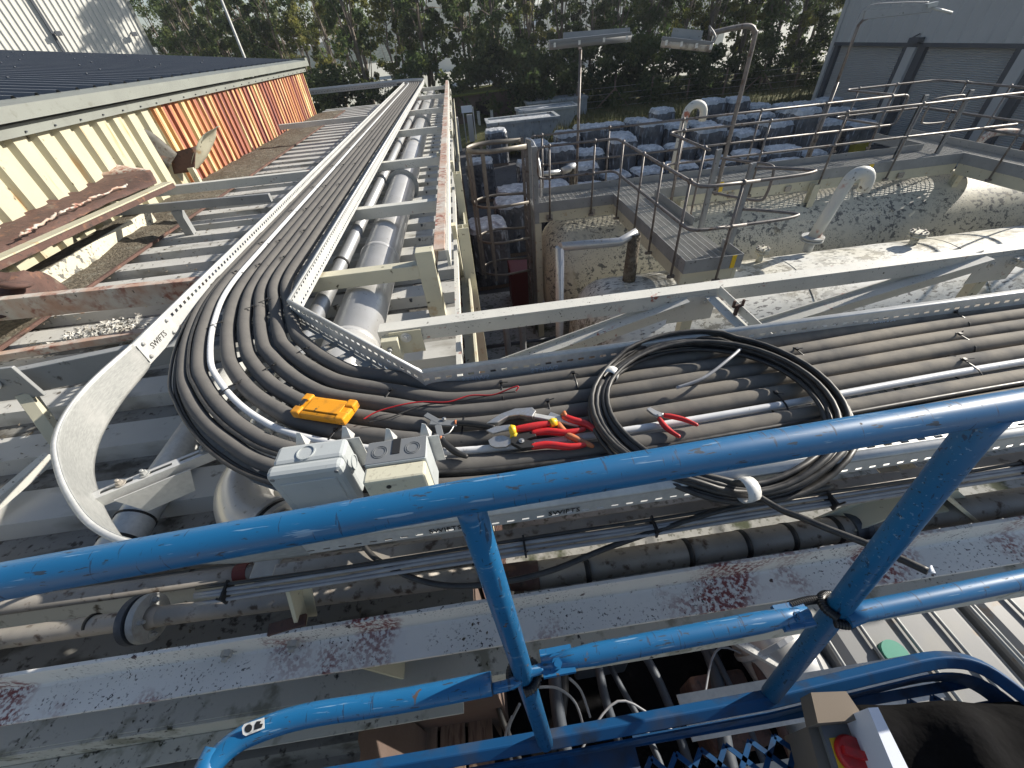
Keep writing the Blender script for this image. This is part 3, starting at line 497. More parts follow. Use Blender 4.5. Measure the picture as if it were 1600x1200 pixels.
# pale hopper skips
def skip(x, y, L_, lab, slope=1):
    t = thing('hopper_skip', lab, 'skip', (x, y, G), 'pale hopper skips in front of the hut'); d = 1.9; z1 = G+1.75
    pts = [(x, G+.25), (x+L_-.9*slope, G+.25), (x+L_, z1), (x, z1)] if slope else [(x, G+.1), (x+L_, G+.1), (x+L_, z1), (x, z1)]
    mt = Matrix(((1,0,0,0),(0,0,-1,0),(0,1,0,0),(0,0,0,1)))
    mb = MB(); mb.prism(pts, -(y+d), -y, mt); mb.build('body', 'skip', t)
    mb = MB(); mb.box(x-.08, x+L_+.05, y-.1, y+.12, z1-.02, z1+.12); mb.box(x-.08, x+L_+.05, y+d-.12, y+d+.1, z1-.02, z1+.12); mb.box(x-.08, x+.1, y+.12, y+d-.12, z1-.02, z1+.12); mb.box(x+L_-.13, x+L_+.05, y+.12, y+d-.12, z1-.02, z1+.12); mb.build('rim', 'skip', t)
    mb = MB()
    for i in range(4): xx = x + .1 + i*(L_-1.2)/3; mb.box(xx-.05, xx+.05, y-.07, y-.003, G+.3, z1-.03)
    mb.build('rib', 'skip', t)
    mb = MB(); mb.add([(x+.1, y+.12, z1+.03), (x+L_-.13, y+.12, z1+.03), (x+L_-.13, y+d-.12, z1+.03), (x+.1, y+d-.12, z1+.03)], [(0, 1, 2, 3)]); mb.build('tarpaulin', 'wraptop', t)
skip(1.6, 27.3, 4.2, 'nearest pale hopper skip with sloping end, left of the three')
skip(3.9, 30.6, 3.9, 'middle pale hopper skip with sloping end, partly behind the nearest')
skip(5.0, 34.5, 4.4, 'farthest pale rectangular skip beside the hut, right of the three', 0)
# ------------------------------------------------------------------ wrapped pallets in the yard
def pallet_proto(seed, wx, wy, h):
    g = random.Random(seed); b = MB(); n = 9; m_ = 9
    me_v = []
    def P(u, v, k):
        # rounded block
        x = (u-.5)*wx; y = (v-.5)*wy
        return x, y
    lev = [0, .08, .3, .55, .8, .93, 1.0]; ringn = 28; rings = []
    for li, l in enumerate(lev):
        rr = []
        for k in range(ringn):
            a = 2*math.pi*k/ringn; ca, sa = math.cos(a), math.sin(a); q = (abs(ca)**9 + abs(sa)**9)**(-1/9)
            sc = (1 - .02*math.sin(3*a+seed)) * (1.0 if l < .93 else (.97 if l < 1 else .86)); sc *= 1 + g.uniform(-.022, .022)
            rr.append((ca*q*wx/2*sc, sa*q*wy/2*sc, l*h + (g.uniform(-.03, .03) if l > .9 else 0)))
        rings.append(rr)
    vs = [p for r_ in rings for p in r_]; fs = []
    for i in range(len(lev)-1):
        for k in range(ringn): fs.append((i*ringn+k, i*ringn+(k+1) % ringn, (i+1)*ringn+(k+1) % ringn, (i+1)*ringn+k))
    b.add(vs, fs, True)
    t = MB(); o_ = (len(lev)-1)*ringn; tv = [vs[o_+k] for k in range(ringn)]; inner = [(p[0]*.6+g.uniform(-.04, .04), p[1]*.6+g.uniform(-.04, .04), h+g.uniform(-.01, .07)) for p in tv]
    cen = (0, 0, h+.05); t.add(tv+inner+[cen], [(k, (k+1) % ringn, ringn+(k+1) % ringn, ringn+k) for k in range(ringn)] + [(ringn+k, ringn+(k+1) % ringn, 2*ringn) for k in range(ringn)], True)
    return b, t
protos = []
for i in range(6):
    root = thing('wrapped_pallet', 'x', 'pallet', (0, 0, -60), 'x'); bb, tt = pallet_proto(i, 1.12+.05*(i % 3), 1.0+.06*(i % 2), 1.35+.12*(i % 4))
    root.location = (0, 0, 0); wo = bb.build('wrapped_load', 'wrap', root); wo.data.materials.append(M['wraptop'])
    for i_, p_ in enumerate(wo.data.polygons): p_.material_index = 1 if i_ >= 5*28 else 0
    tt.build('top_sheet', 'wraptop', root)
    m_ = MB(); [m_.box(-.55, .55, yy-.06, yy+.06, -.14, -.01) for yy in (-.42, 0, .42)]; m_.build('pallet_base', 'wood', root); protos.append(root)
used = set()
def pal(x, y, lab, grp, z=G+.15, sc=None, k=None):
    k = random.randrange(6) if k is None else k
    if k in used: r = dup(protos[k], (x, y, z), random.uniform(-.1, .1), lab)
    else: used.add(k); r = protos[k]; r.location = (x, y, z); r['label'] = lab
    s_ = sc or random.uniform(.95, 1.08); r.scale = (1, 1, s_); r['group'] = grp; return r
for ri, (y, x0, x1, nm, stack) in enumerate([(23.4, 6.4, 19.6, 'farthest row, along the grass bank', 0), (21.0, 3.4, 19.3, 'second row from the grass', 0), (18.5, 2.6, 17.6, 'third row from the grass', 0), (16.3, 1.9, 14.5, 'fourth row, seen through the handrails', 0)]):
    x = x0; k = 0
    while x < x1:
        pal(x + random.uniform(-.06, .06), y + random.uniform(-.15, .15), 'blue-grey shrink-wrapped pallet in the %s' % nm, 'wrapped pallets, %s' % nm, sc=[1.2, 1.25, 1.22, .95][ri]*random.uniform(.88, 1.1)); x += random.uniform(1.2, 1.42); k += 1
for x, y in ((3.0, 14.9), (4.3, 15.1), (6.6, 14.7), (7.9, 14.8), (9.2, 14.9), (11.6, 14.8), (14.5, 14.6)):
    pal(x, y, 'low wrapped pallet with pale top sheet just behind the walkway toe board', 'low wrapped pallets behind the walkway', sc=.85)
for x, y in ((1.5, 15.2), (1.3, 13.4), (.35, 11.3), (.6, 19.6)):
    pal(x, y, 'crumpled wrapped pallet seen through the ladder cage hoops', 'wrapped pallets seen through the ladder cage')
pal(1.9, 25.9, 'lone wrapped pallet with bright top in front of the nearest hopper skip', 'wrapped pallets near the skips', k=2); 
pal(16.5, 10.8, 'wrapped pallet at the right-hand edge beyond the far tank', 'wrapped pallets at the right edge'); pal(17.9, 10.6, 'wrapped pallet at the right-hand edge beyond the far tank', 'wrapped pallets at the right edge'); pal(14.6, 9.9, 'dark wrapped pallet behind the rounded end of the far tank', 'pallet behind the far tank')
# yellow bin
c = atx(1343, 225, 17.6)
t = thing('wheelie_bin', 'yellow wheeled bin in front of the first roller shutter', 'bin', (16.6, 17.3, G)); bx, by = 17.0, 18.0
mb = MB(); pts = [(.24, .28), (-.24, .28), (-.24, -.28), (.24, -.28)]
mb.add([(bx+x*.85, by+y*.85, G+.05) for x, y in pts] + [(bx+x*1.25, by+y*1.25, G+1.0) for x, y in pts], [(0, 1, 2, 3), (7, 6, 5, 4), (0, 4, 5, 1), (1, 5, 6, 2), (2, 6, 7, 3), (3, 7, 4, 0)]); mb.build('body', 'yellowbin', t, bevel=.03)
mb = MB(); mb.box(bx-.34, bx+.34, by-.40, by+.40, G+1.0, G+1.07); mb.build('lid', 'yellowbin', t, bevel=.02)
for s_ in (-1, 1): mb = MB(); mb.cyl((bx-.26+.52*0, by+s_*.22, G+.1), (bx-.26, by+s_*.28, G+.1), .1); mb.build('wheel', 'tie', t)

# ================================================================== LOW ROOF UNDER THE TRAY
XZ = Matrix(((1,0,0,0),(0,0,-1,0),(0,1,0,0),(0,0,0,1)))     # (x, z) outline -> extruded along y
b = thing('plant_building', 'low building with pale ribbed metal roof under the cable tray', 'building', (-2.4, 8, G))
mb = MB(); pr = []; y = .60; PT = .44
while y < 17.6: pr += [(y, 0), (y+.19, 0), (y+.215, .085), (y+.41, .085), (y+.437, 0)]; y += PT
vs = []; fs = []
for yy, d in pr: vs += [(-4.65, yy, ZD+d+.02), (-.2, yy, ZD+d)]
for i in range(len(pr)-1): a = 2*i; fs.append((a, a+1, a+3, a+2))
ro = mb.add(vs, fs).build('roof', 'roof', b); ro.data.materials.append(M['roofpan'])
for i, p_ in enumerate(ro.data.polygons): p_.material_index = 1 if i % 5 in (0, 4) else 0
for i in range(36):
    y = 1.15 + i*PT + .1
    for x in (-2.5, -.6): mb = MB(); mb.tube([(x, y, ZD+.05), (x, y, ZD+.075)], .013, 6); mb.build('roof_screw', 'darkframe', b)
mb = MB(); y = .9; pr = []
while y < 17.6: pr += [(y, 0), (y+.09, 0), (y+.11, .03), (y+.18, .03), (y+.2, 0)]; y += .2
vs = []; fs = []
for yy, d in pr: vs += [(-.22+d, yy, G), (-.22+d, yy, ZD-.02)]
for i in range(len(pr)-1): a = 2*i; fs.append((a, a+2, a+3, a+1))
mb.add(vs, fs); mb.build('side_wall', 'rust', b)
mb = MB(); mb.box(-9, -.24, .58, 17.5, G, ZD-.01); mb.build('inner_wall', 'brick', b)
mb = MB(); mb.box(-.2, -.10, .95, 17.7, ZD-.10, ZD-.06); mb.box(-.115, -.10, .95, 17.7, ZD-.06, ZD+.03); mb.build('eaves_gutter', 'cream', b)
# near roof part in front (below the bend), lower left, dark ribs
mb = MB(); y = -2.5; pr = []
while y < .56: pr += [(y, 0), (y+.17, 0), (y+.20, .05), (y+.36, .05), (y+.39, 0)]; y += .44
vs = []; fs = []
for yy, d in pr: vs += [(-6, yy, ZD-.5+d), (-.75, yy, ZD-.5+d)]
for i in range(len(pr)-1): a = 2*i; fs.append((a, a+1, a+3, a+2))
mb.add(vs, fs); mb.build('lower_roof', 'roofpan', b)
mb = MB(); mb.box(-6, -.80, -2.5, .56, G, ZD-.52); mb.build('lower_wall', 'brick', b)
# valley gutter with dirt along the shed wall
t = thing('valley_gutter', 'shallow gutter full of leaf litter between the ribbed wall and the pale roof', 'gutter', (-4.3, 6, ZD))
mb = MB(); mb.box(-4.66, -3.75, 1.8, 16.6, ZD+.107, ZD+.115); mb.box(-3.77, -3.745, 1.8, 16.6, ZD+.115, ZD+.135); mb.build('trough', 'rust', t)
mb = MB(); nx_, ny_ = 10, 120; vs = []
for j in range(ny_+1):
    for i in range(nx_+1):
        u = i/nx_; vs.append((-4.66+u*.9 + rng.normal()*.012, 1.8+j*14.8/ny_, ZD+.118+max(0, .05*math.sin(u*3.1)*(.6+.5*math.sin(j*.5))+rng.normal()*.008)))
mb.add(vs, [(j*(nx_+1)+i, j*(nx_+1)+i+1, (j+1)*(nx_+1)+i+1, (j+1)*(nx_+1)+i) for j in range(ny_) for i in range(nx_)], True)
tag(mb.build('leaf_litter', 'dirt', t), None, kind='stuff')
# debris scattered on the roof
N = 700; mb = MB()
for i in range(N):
    u = random.random()**1.8; x = -3.72 + u*1.5; y = random.uniform(1.6, 9); z = ZD+.10; s_ = random.uniform(.006, .03)
    c = Vector((x, y, z)); q = [c + Vector((random.uniform(-1, 1), random.uniform(-1, 1), random.uniform(0, .5)))*s_ for _ in range(4)]; mb.add(q, [(0, 1, 2), (0, 2, 3), (0, 3, 1)])
tag(mb.build('roof_debris', 'dirt'), 'scattered leaf litter and grit on the pale roof left of the tray', 'debris', kind='stuff')
c = at(165, 535, ZD+.04); mb = MB()
for i in range(900):
    a = random.gauss(0, .17); d = random.gauss(0, .07); p = Vector((c.x + a + .1, c.y + d - a*.1, ZD+.10 + random.random()*.06*math.exp(-(a*a)*14))); s_ = random.uniform(.008, .028)
    q = [p + Vector((random.uniform(-1, 1), random.uniform(-1, 1), random.uniform(-.5, 1)))*s_ for _ in range(4)]; mb.add(q, [(0, 1, 2), (0, 2, 3), (0, 3, 1), (1, 2, 3)])
tag(mb.build('paint_flakes', 'flake'), 'heap of white peeled paint flakes on the roof left of the tray', 'debris', kind='stuff')

# ------------------------------------------------------------------ broken steel at left
def sheet(name, pts, m, parent=None, th=.006, n=10, wob=.0):
    """curved strip: list of (left point, right point) pairs"""
    A = spline([p[0] for p in pts], n); B = spline([p[1] for p in pts], n); vs = []
    for a, b_ in zip(A, B):
        for k in range(5): q = a.lerp(b_, k/4); vs.append(q + Vector((rng.normal(), rng.normal(), rng.normal()))*wob)
    mb = MB(); mb.add(vs, [(i*5+k, i*5+k+1, (i+1)*5+k+1, (i+1)*5+k) for i in range(len(A)-1) for k in range(4)], True)
    return mb.build(name, m, parent, solid=th)
A = aty(0, 400, 3.9); 
# cream box beam running up to the junction, with the rusted gutter above it
g0 = at(-120, 455, -1.05); g1 = at(262, 285, -1.05)
t = thing('eaves_beam', 'cream steel angle beam sloping up the left side to the torn plates', 'beam', tuple(g0))
mb = MB(); mb.bar(g0, g1, .13, .012); mb.build('top_flange', 'clad', t)
mb = MB(); sd = (g1-g0).cross(Vector((0,0,1))).normalized(); off = sd*.06 + Vector((0, 0, -.075)); off = sd*.06 + Vector((0, 0, -.035)); mb.bar(g0+off, g1+off, .010, .05); mb.build('web', 'rust', t)
r0 = [at(-60, 320, -1.0), at(60, 305, -1.0), at(130, 280, -1.0), at(235, 265, -1.0)]; r1 = [at(-60, 420, -1.12), at(60, 372, -1.12), at(130, 335, -1.12), at(245, 285, -1.10)]
t = thing('collapsed_gutter', 'big rusty collapsed sheet metal gutter against the cream ribbed wall', 'gutter', tuple(r0[1]))
sheet('trough', list(zip(r0, r1)), 'rust', t, .006, 10, .004)
u0 = [at(-40, 290, -.98), at(30, 300, -.98), at(60, 290, -.98), at(128, 262, -.98)]
sheet('upstand', list(zip([p + Vector((0, 0, .12)) for p in u0], [p for p in r0])), 'rustpaint', t, .005, 8, .002)
f0 = [at(-20, 282, -.95), at(20, 280, -.93), at(45, 290, -.95)]; f1 = [at(-30, 318, -1.0), at(15, 322, -.98), at(45, 308, -1.0)]
tag(sheet('torn_flap', list(zip(f0, f1)), 'rust', t, .004, 8, .006), 'dark rust torn flap of the gutter')
e0 = [at(30, 368, -1.05), at(90, 335, -1.04), at(140, 312, -1.05), at(200, 288, -1.05)]; mb = MB(); mb.tube([p + Vector((random.gauss(0, .012), random.gauss(0, .012), random.gauss(0, .006))) for p in spline(e0, 16)], [random.uniform(.004, .016) for i in range(49)], 5); mb.build('flaking_edge', 'rustpaint', t)
# torn bent plates at the junction
t = thing('torn_bracket', 'bent and torn grey steel plates sticking up where the beams meet at the left', 'bracket', tuple(at(275, 250, -1.1)))
j = at(272, 248, -1.1)
def P3(px, py, y): return aty(px, py, y)
yj = j.y
sheet('bent_plate', [(P3(200, 188, yj-.3), P3(213, 200, yj-.25)), (P3(206, 198, yj-.25), P3(191, 207, yj-.3)), (P3(236, 206, yj-.1), P3(222, 232, yj-.25)), (P3(277, 240, yj), P3(262, 264, yj-.15))], 'tornsteel', t, .008, 8)
sheet('curved_plate', [(P3(343, 197, yj+.25), P3(337, 198, yj+.4)), (P3(318, 210, yj+.15), P3(336, 216, yj+.4)), (P3(305, 232, yj+.05), P3(323, 244, yj+.25)), (P3(296, 264, yj), P3(308, 264, yj+.12))], 'cream', t, .008, 8)
sheet('gusset_plate', [(P3(264, 240, yj), P3(272, 272, yj-.05)), (P3(306, 228, yj+.05), P3(304, 268, yj))], 'rust', t, .008, 4)
sheet('flange_stub', [(P3(226, 252, yj-.1), P3(232, 266, yj-.1)), (P3(268, 248, yj), P3(272, 262, yj))], 'tornsteel', t, .008, 4)
sheet('shadowed_plate', [(P3(180, 275, yj-.35), P3(178, 285, yj-.35)), (P3(225, 258, yj-.2), P3(232, 276, yj-.2)), (P3(262, 262, yj-.1), P3(262, 275, yj-.1))], 'rust', t, .008, 6)
mb = MB(); pt = P3(298, 262, yj); mb.bar(pt, (pt.x, pt.y, ZD+.05), .09, .07, (0, 1, 0)); mb.build('post', 'cream', t, bevel=.004)
# parapet and plates along the gutter
k0 = at(75, 438, -1.45); k1 = at(238, 337, -1.45)
t = thing('concrete_upstand', 'mouldy cream upstand strip beside the dirt-filled gutter, left', 'kerb', tuple(k0))
mb = MB(); mb.bar(k0, k1, .03, .16); mb.build('face', 'tank', t, bevel=.006)
mb = MB(); s0 = k0 + Vector((-.15, .08, .05)); mb.bar(s0, k1+Vector((-.15, .05, .05)), .28, .02); mb.build('top', 'dirt', t)
t = thing('buckled_plate', 'dark rusty buckled steel plate at the left edge above the rusty crossbeam', 'plate', tuple(at(50, 440, -1.2)))
sheet('plate', [(at(-80, 425, -1.1), at(-80, 515, -1.25)), (at(20, 424, -1.1), at(30, 488, -1.3)), (at(68, 425, -1.2), at(110, 452, -1.42))], 'rust', t, .008, 8, .004)
c = at(25, 445, -1.15); mb = MB(); mb.lathe([(.002, -.03), (.07, -.02), (.10, 0), (.07, .02), (.002, .03)], c, (.2, .3, 1), 14); mb.build('bulge', 'rust', t)

# ------------------------------------------------------------------ trestle crossbeams under the tray
ys = [2.68, 4.1, 6.0, 8.4, 11.0, 14.0, 16.6]
labs = ['nearest white crossbeam with an upright at its end, right of the tray', 'second white crossbeam from the camera, over the big grey pipe', 'third crossbeam, running left to the torn plates', 'fourth crossbeam from the camera, over the far grey pipe', 'fifth crossbeam, far along the tray', 'sixth crossbeam, near the far bend of the tray', 'last crossbeam before the far bend of the tray']
for i, (y, lb) in enumerate(zip(ys, labs)):
    t = thing('crossbeam', lb, 'beam', (-1, y, -1.2), 'crossbeams under the cable tray'); xr = -.30; xl = [-2.0, -1.8, -4.6, -1.8, -4.0, -1.8, -1.8][i]
    mb = MB(); mb.box(xl, xr, y-.045, y+.045, -1.24, -1.14); mb.build('beam', 'white' if i else 'cream', t, bevel=.004)
    if i == 0:
        mb = MB(); mb.box(-.42, -.30, y-.05, y+.05, ZD-.7, -1.05); mb.build('upright', 'cream', t, bevel=.005)
    elif i % 2 == 0: mb = MB(); mb.box(-.36, -.28, y-.04, y+.04, ZD, -1.1); mb.build('upright', 'cream', t, bevel=.004)
    mb = MB(); mb.box(-1.78, -1.70, y-.05, y+.05, -1.137, -1.128); mb.build('packer', 'galv_dull', t)
# rusty and grey crossbeams on the left
def lbeam(p0, p1, h, w_, hh, m, lab, nm='crossbeam', extra=None):
    a = at(*p0, h); b_ = at(*p1, h); t = thing(nm, lab, 'beam', tuple(a)); mb = MB(); mb.bar(a - Vector((0, 0, hh/2)), b_ - Vector((0, 0, hh/2)), w_, hh); mb.build('beam', m, t, bevel=.005); return t, a, b_
t, a, b_ = lbeam((-60, 472), (335, 432), -1.16, .07, .16, 'rustpaint', 'rusty white crossbeam reaching the tray from the left edge')
t, a, b_ = lbeam((160, 326), (420, 302), -1.18, .05, .09, 'toe', 'dark grey flat crossbeam just below the torn plates')
mb = MB(); q = a.lerp(b_, .42); mb.box(q.x-.05, q.x+.05, q.y-.04, q.y+.04, ZD+.04, q.z-.09); mb.build('leg', 'toe', t)
t, a, b_ = lbeam((-40, 590), (292, 522), -1.15, .05, .15, 'toe', 'grey channel crossbeam with bolted end plate left of the bend')
q = at(12, 590, -1.17); mb = MB(); mb.bar(q + Vector((-.2, -.03, -.02)), q + Vector((.12, -.03, -.02)), .02, .2); mb.build('end_plate', 'toe', t, bevel=.004)
mb = MB(); mb.hexbolt(q + Vector((-.03, -.045, .0)), (0, -1, .3), .02, .02); mb.build('bolt', 'galv', t)
mb = MB(); mb.bar(q+Vector((.02, -.02, -.1)), at(100, 700, -1.58), .06, .06); mb.build('brace', 'cream', t, bevel=.003)
mb = MB(); mb.bar(at(-40, 815, -1.5), at(80, 712, -1.45), .05, .05); mb.build('lower_brace', 'white', t, bevel=.003)
t, a, b_ = lbeam((-20, 555), (320, 500), -1.42, .06, .05, 'rustpaint', 'lower rust-stained flange strip under the grey channel')

# right hand frame rail along the tray
t = thing('pipe_rack_rail', 'long rust-patched white channel rail along the right edge of the pipe rack', 'beam', (-.26, 8, -1.1))
mb = MB(); mb.box(-.305, -.225, 2.74, 17.9, -1.10, -1.085); mb.box(-.305, -.295, 2.74, 17.9, -1.20, -1.10); mb.build('rail', 'rustpaint', t, bevel=.002)
mb = MB(); mb.box(-.222, -.20, 2.74, 17.9, -1.22, -1.10); mb.build('side_plate', 'white', t)
mb = MB()
for y in (3.0, 3.2, 4.4, 6.1, 6.3, 8.3, 11.1): mb = MB(); mb.hexbolt((-.30, y, -1.15), (-1, 0, 0), .02, .015); mb.build('bolt', 'darkframe', t)
t = thing('lower_rack_rail', 'lower cream rail beneath the rust-patched channel rail', 'beam', (-.2, 8, -1.4))
mb = MB(); mb.box(-.20, -.17, 1.3, 17.9, -1.42, -1.34); mb.build('rail', 'white', t)
for k, (px, py, y, lb) in enumerate([(737, 410, 3.4, 'nearer tall cream column standing against the roof edge'), (722, 300, 5.2, 'farther tall cream column standing against the roof edge')]):
    c = aty(px, py, y); t = thing('steel_column', lb, 'column', (c.x, y, G), 'columns at the roof edge'); mb = MB(); mb.ibeam((c.x-.03, y, G), (c.x-.03, y, -1.18), .09, .10, .008, (0, 1, 0)); mb.build('shaft', 'cream', t)
for k in range(6):
    y = 3.6 + k*2.4; mb = MB(); mb.box(-.20, -.16, y-.04, y+.04, ZD-.05, -1.22); tag(mb.build('rack_post', 'cream', bevel=.003), ['nearest','second','third','fourth','fifth','farthest'][k] + ' short cream post under the rack rail', 'post', 'short posts under the rack rail')

# ------------------------------------------------------------------ pipes along the rack
t = thing('large_grey_pipe', 'large grey pipe with blue sheen running away beside the cable tray', 'pipe', (-.86, 8, -1.42))
pz = -1.44; px_ = -.88; mb = MB(); mb.tube([(px_, 1.75, pz), (px_, 17.8, pz)], .162, 40); mb.build('pipe', 'grey_pipe', t)
for y in (2.18, 3.55, 6.7): mb = MB(); mb.tube([(px_, y-.04, pz), (px_, y, pz), (px_, y+.02, pz)], [.163, .172, .164], 40); mb.build('joint_collar', 'grey_pipe', t)
mb = MB(); mb.tube([(px_, 1.55, pz), (px_, 2.14, pz), (px_, 2.17, pz)], [.175, .175, .160], 32); mb.build('socket', 'grey_pipe', t)
for y in (5.9, 10.9): mb = MB(); mb.ring((px_, y, pz), (0, 1, 0), .162, .21, .05, 28); mb.build('pipe_clamp', 'galv_dull', t)
t = thing('slim_clad_pipe', 'slimmer pale clad pipe between the tray and the large grey pipe', 'pipe', (-1.12, 8, -1.33))
mb = MB(); mb.tube([(-1.15, 1.4, -1.34), (-1.13, 16.5, -1.34)], .058, 20); mb.build('pipe', 'clad_pipe', t)
for y in (3.3,): mb = MB(); mb.ring((-1.145, y, -1.34), (0, 1, 0), .058, .063, .03, 20); mb.build('band', 'band', t)
# insulated elbow under the bend
t = thing('insulated_elbow_pipe', 'off-white insulated pipe elbow with flange rings under the tray bend', 'pipe', (-1.1, 1.3, -1.45))
e_ = at(378, 742, -1.45)
pth = spline([(-.38, 1.62, -1.36), (-.62, 1.60, -1.40), (-.85, 1.52, -1.44), (-1.05, 1.40, -1.47)], 6) ; mb = MB(); mb.tube(pth, .105, 28); mb.build('pipe', 'grey_pipe', t)
pth = spline([(-1.02, 1.42, -1.47), (-1.18, 1.33, -1.48), (-1.22, 1.20, -1.50), (-1.14, 1.06, -1.50), (-1.02, 1.0, -1.50)], 8); mb = MB(); mb.tube(pth, .115, 32); mb.build('elbow', 'grey_pipe', t)
d = Vector((.14, -.09, 0)).normalized(); c = Vector((-1.03, 1.0, -1.50))
for k in (0, .05): mb = MB(); mb.ring(c + d*k, d, .06, .135, .022, 32); mb.build('flange', 'clad_pipe', t)
mb = MB(); mb.ring(c + d*.022, d, .06, .125, .028, 32); mb.build('gasket', 'band', t)
mb = MB(); mb.hexbolt(c + d*.072 + Vector((.03, .03, .075)), d, .017, .03); mb.build('bolt', 'dull_pipe', t); mb = MB(); mb.hexbolt(c + d*.072 + Vector((-.03, -.06, -.05)), d, .017, .03); mb.build('bolt', 'dull_pipe', t)
t = thing('galvanised_pipe', 'galvanised pipe crossing below the curved tray flange, dappled with light', 'pipe', (-1.7, 1.2, -1.5))
mb = MB(); mb.tube([(-1.66, 2.3, -1.50), (-1.675, .98, -1.50), (-1.68, .93, -1.56)], .075, 24); mb.build('pipe', 'galv', t)
mb = MB(); mb.ring((-1.675, 1.13, -1.50), (0, 1, 0), .075, .079, .01, 24); mb.build('cable_tie_band', 'band', t); mb = MB(); mb.ring((-1.675, 1.02, -1.50), (0, 1, 0), .075, .080, .012, 24); mb.build('cable_tie_band', 'band', t)

# ================================================================== CABLE TRAY
tray = thing('cable_tray', 'galvanised perforated cable tray, long leg with a curved bend, carrying the pipes', 'cable tray', (-1.4, 3, -1.13))
TB = -1.125
def perf(mb, a, b_, vdir, H, rows, pitch, slot):
    a = Vector(a); b_ = Vector(b_); v = Vector(vdir).normalized(); Lg = (b_-a).length; u = (b_-a).normalized(); n = int(Lg/pitch); lv = [0]
    for r0_, r1_ in rows: lv += [r0_, r1_]
    lv.append(H); us = []
    for i in range(n): us += [i*pitch, i*pitch+slot]
    us.append(Lg); k = len(lv); vs = [a + u*x + v*y for x in us for y in lv]; fs = []
    for i in range(len(us)-1):
        for j in range(k-1):
            if i % 2 == 0 and j % 2 == 1 and i < 2*n: continue
            fs.append((i*k+j, (i+1)*k+j, (i+1)*k+j+1, i*k+j+1))
    return mb.add(vs, fs)
H = .125; ROWS = [(.022, .034), (.085, .097)]
mb = MB(); perf(mb, (-1.73, 1.80, TB), (-1.73, 17.6, TB), (0, 0, 1), H, [(.010, .026), (.086, .104)], .046, .022); mb.build('left_flange', 'galv', tray, solid=.0015)
mb = MB(); perf(mb, (-1.07, 2.07, TB), (-1.07, 17.9, TB), (0, 0, 1), H, ROWS, .046, .020); mb.build('right_flange', 'galv', tray, solid=.0015)
mb = MB(); perf(mb, (-1.07, 2.07, TB), (-.29, 1.27, TB), (0, 0, 1), H, ROWS, .046, .024); mb.build('corner_flange', 'galv', tray, solid=.0015)
mb = MB(); perf(mb, (-.29, 1.27, TB), (4.8, 1.27, TB), (0, 0, 1), H, ROWS, .046, .024); mb.build('rear_flange', 'galv', tray, solid=.0015)
mb = MB(); perf(mb, (-.62, .63, TB+.008), (4.8, .63, TB+.008), (0, 0, 1), H-.008, [(.010, .018)], .046, .022); mb.build('front_flange', 'galv', tray, solid=.0015)
# rolled lips
OUT = spline([(x, y, 0) for x, y in [(-1.73, 1.80), (-1.745, 1.56), (-1.72, 1.36), (-1.645, 1.18), (-1.52, 1.02), (-1.375, .875), (-1.23, .76), (-1.06, .68), (-.85, .64), (-.62, .63)]], 6)
def lip(path, wd):
    mb = MB(); P = [Vector(p) for p in path]; vs = []
    for i, p in enumerate(P):
        d = (P[min(i+1, len(P)-1)] - P[max(i-1, 0)]).normalized(); s_ = Vector((-d.y, d.x, 0))*wd; z = Vector((0, 0, 0))
        vs += [p, p + s_*.3 + Vector((0, 0, .003)), p + s_, p + s_ + Vector((0, 0, -.012))]
    mb.add(vs, [(i*4+k, (i+1)*4+k, (i+1)*4+k+1, i*4+k+1) for i in range(len(P)-1) for k in range(3)], True); return mb.build('flange_lip', 'galv', tray, solid=.0015)
Z0 = TB + H
lip([(-1.73, y, Z0) for y in np.linspace(1.8, 17.6, 40)], .018)
lip([(x, y, Z0) for x, y in ((-1.07, 17.9), (-1.07, 10), (-1.07, 2.07), (-.29, 1.27))], .016) if False else None
lip([(-1.07, 17.9, Z0), (-1.07, 2.07, Z0)], .014); lip([(-1.07, 2.07, Z0), (-.29, 1.27, Z0)], .016); lip([(-.29, 1.27, Z0), (4.8, 1.27, Z0)], .030); lip([(4.8, .63, Z0), (-.62, .63, Z0)], .030)
lip([(p.x, p.y, Z0) for p in OUT][::-1], .018)
mb = MB(); vs = []
for i, p in enumerate(OUT):
    dz_ = .055*math.sin(math.pi*min(1, i/(len(OUT)-1)*1.25))**.7 if i/(len(OUT)-1) < .8 else 0
    vs += [(p.x, p.y, TB-.001-dz_), (p.x, p.y, TB+.011-dz_), (p.x, p.y, Z0-.012), (p.x, p.y, Z0)]
mb.add(vs, [(i*4+k, (i+1)*4+k, (i+1)*4+k+1, i*4+k+1) for i in range(len(OUT)-1) for k in range(3)], True); mb.build('curved_flange', 'galvbend', tray, solid=.002)
# splice plate with bolts on the left flange
mb = MB(); mb.box(-1.727, -1.724, 1.805, 2.10, TB+.01, Z0-.012); mb.build('splice_plate', 'galv', tray)
for y, z in ((1.83, .030), (1.84, .100), (2.05, .030), (2.06, .100)): mb = MB(); mb.tube([(-1.723, y, TB+z), (-1.716, y, TB+z), (-1.712, y, TB+z)], [.009, .009, .004], 12); mb.build('bolt', 'galv_dull', tray)
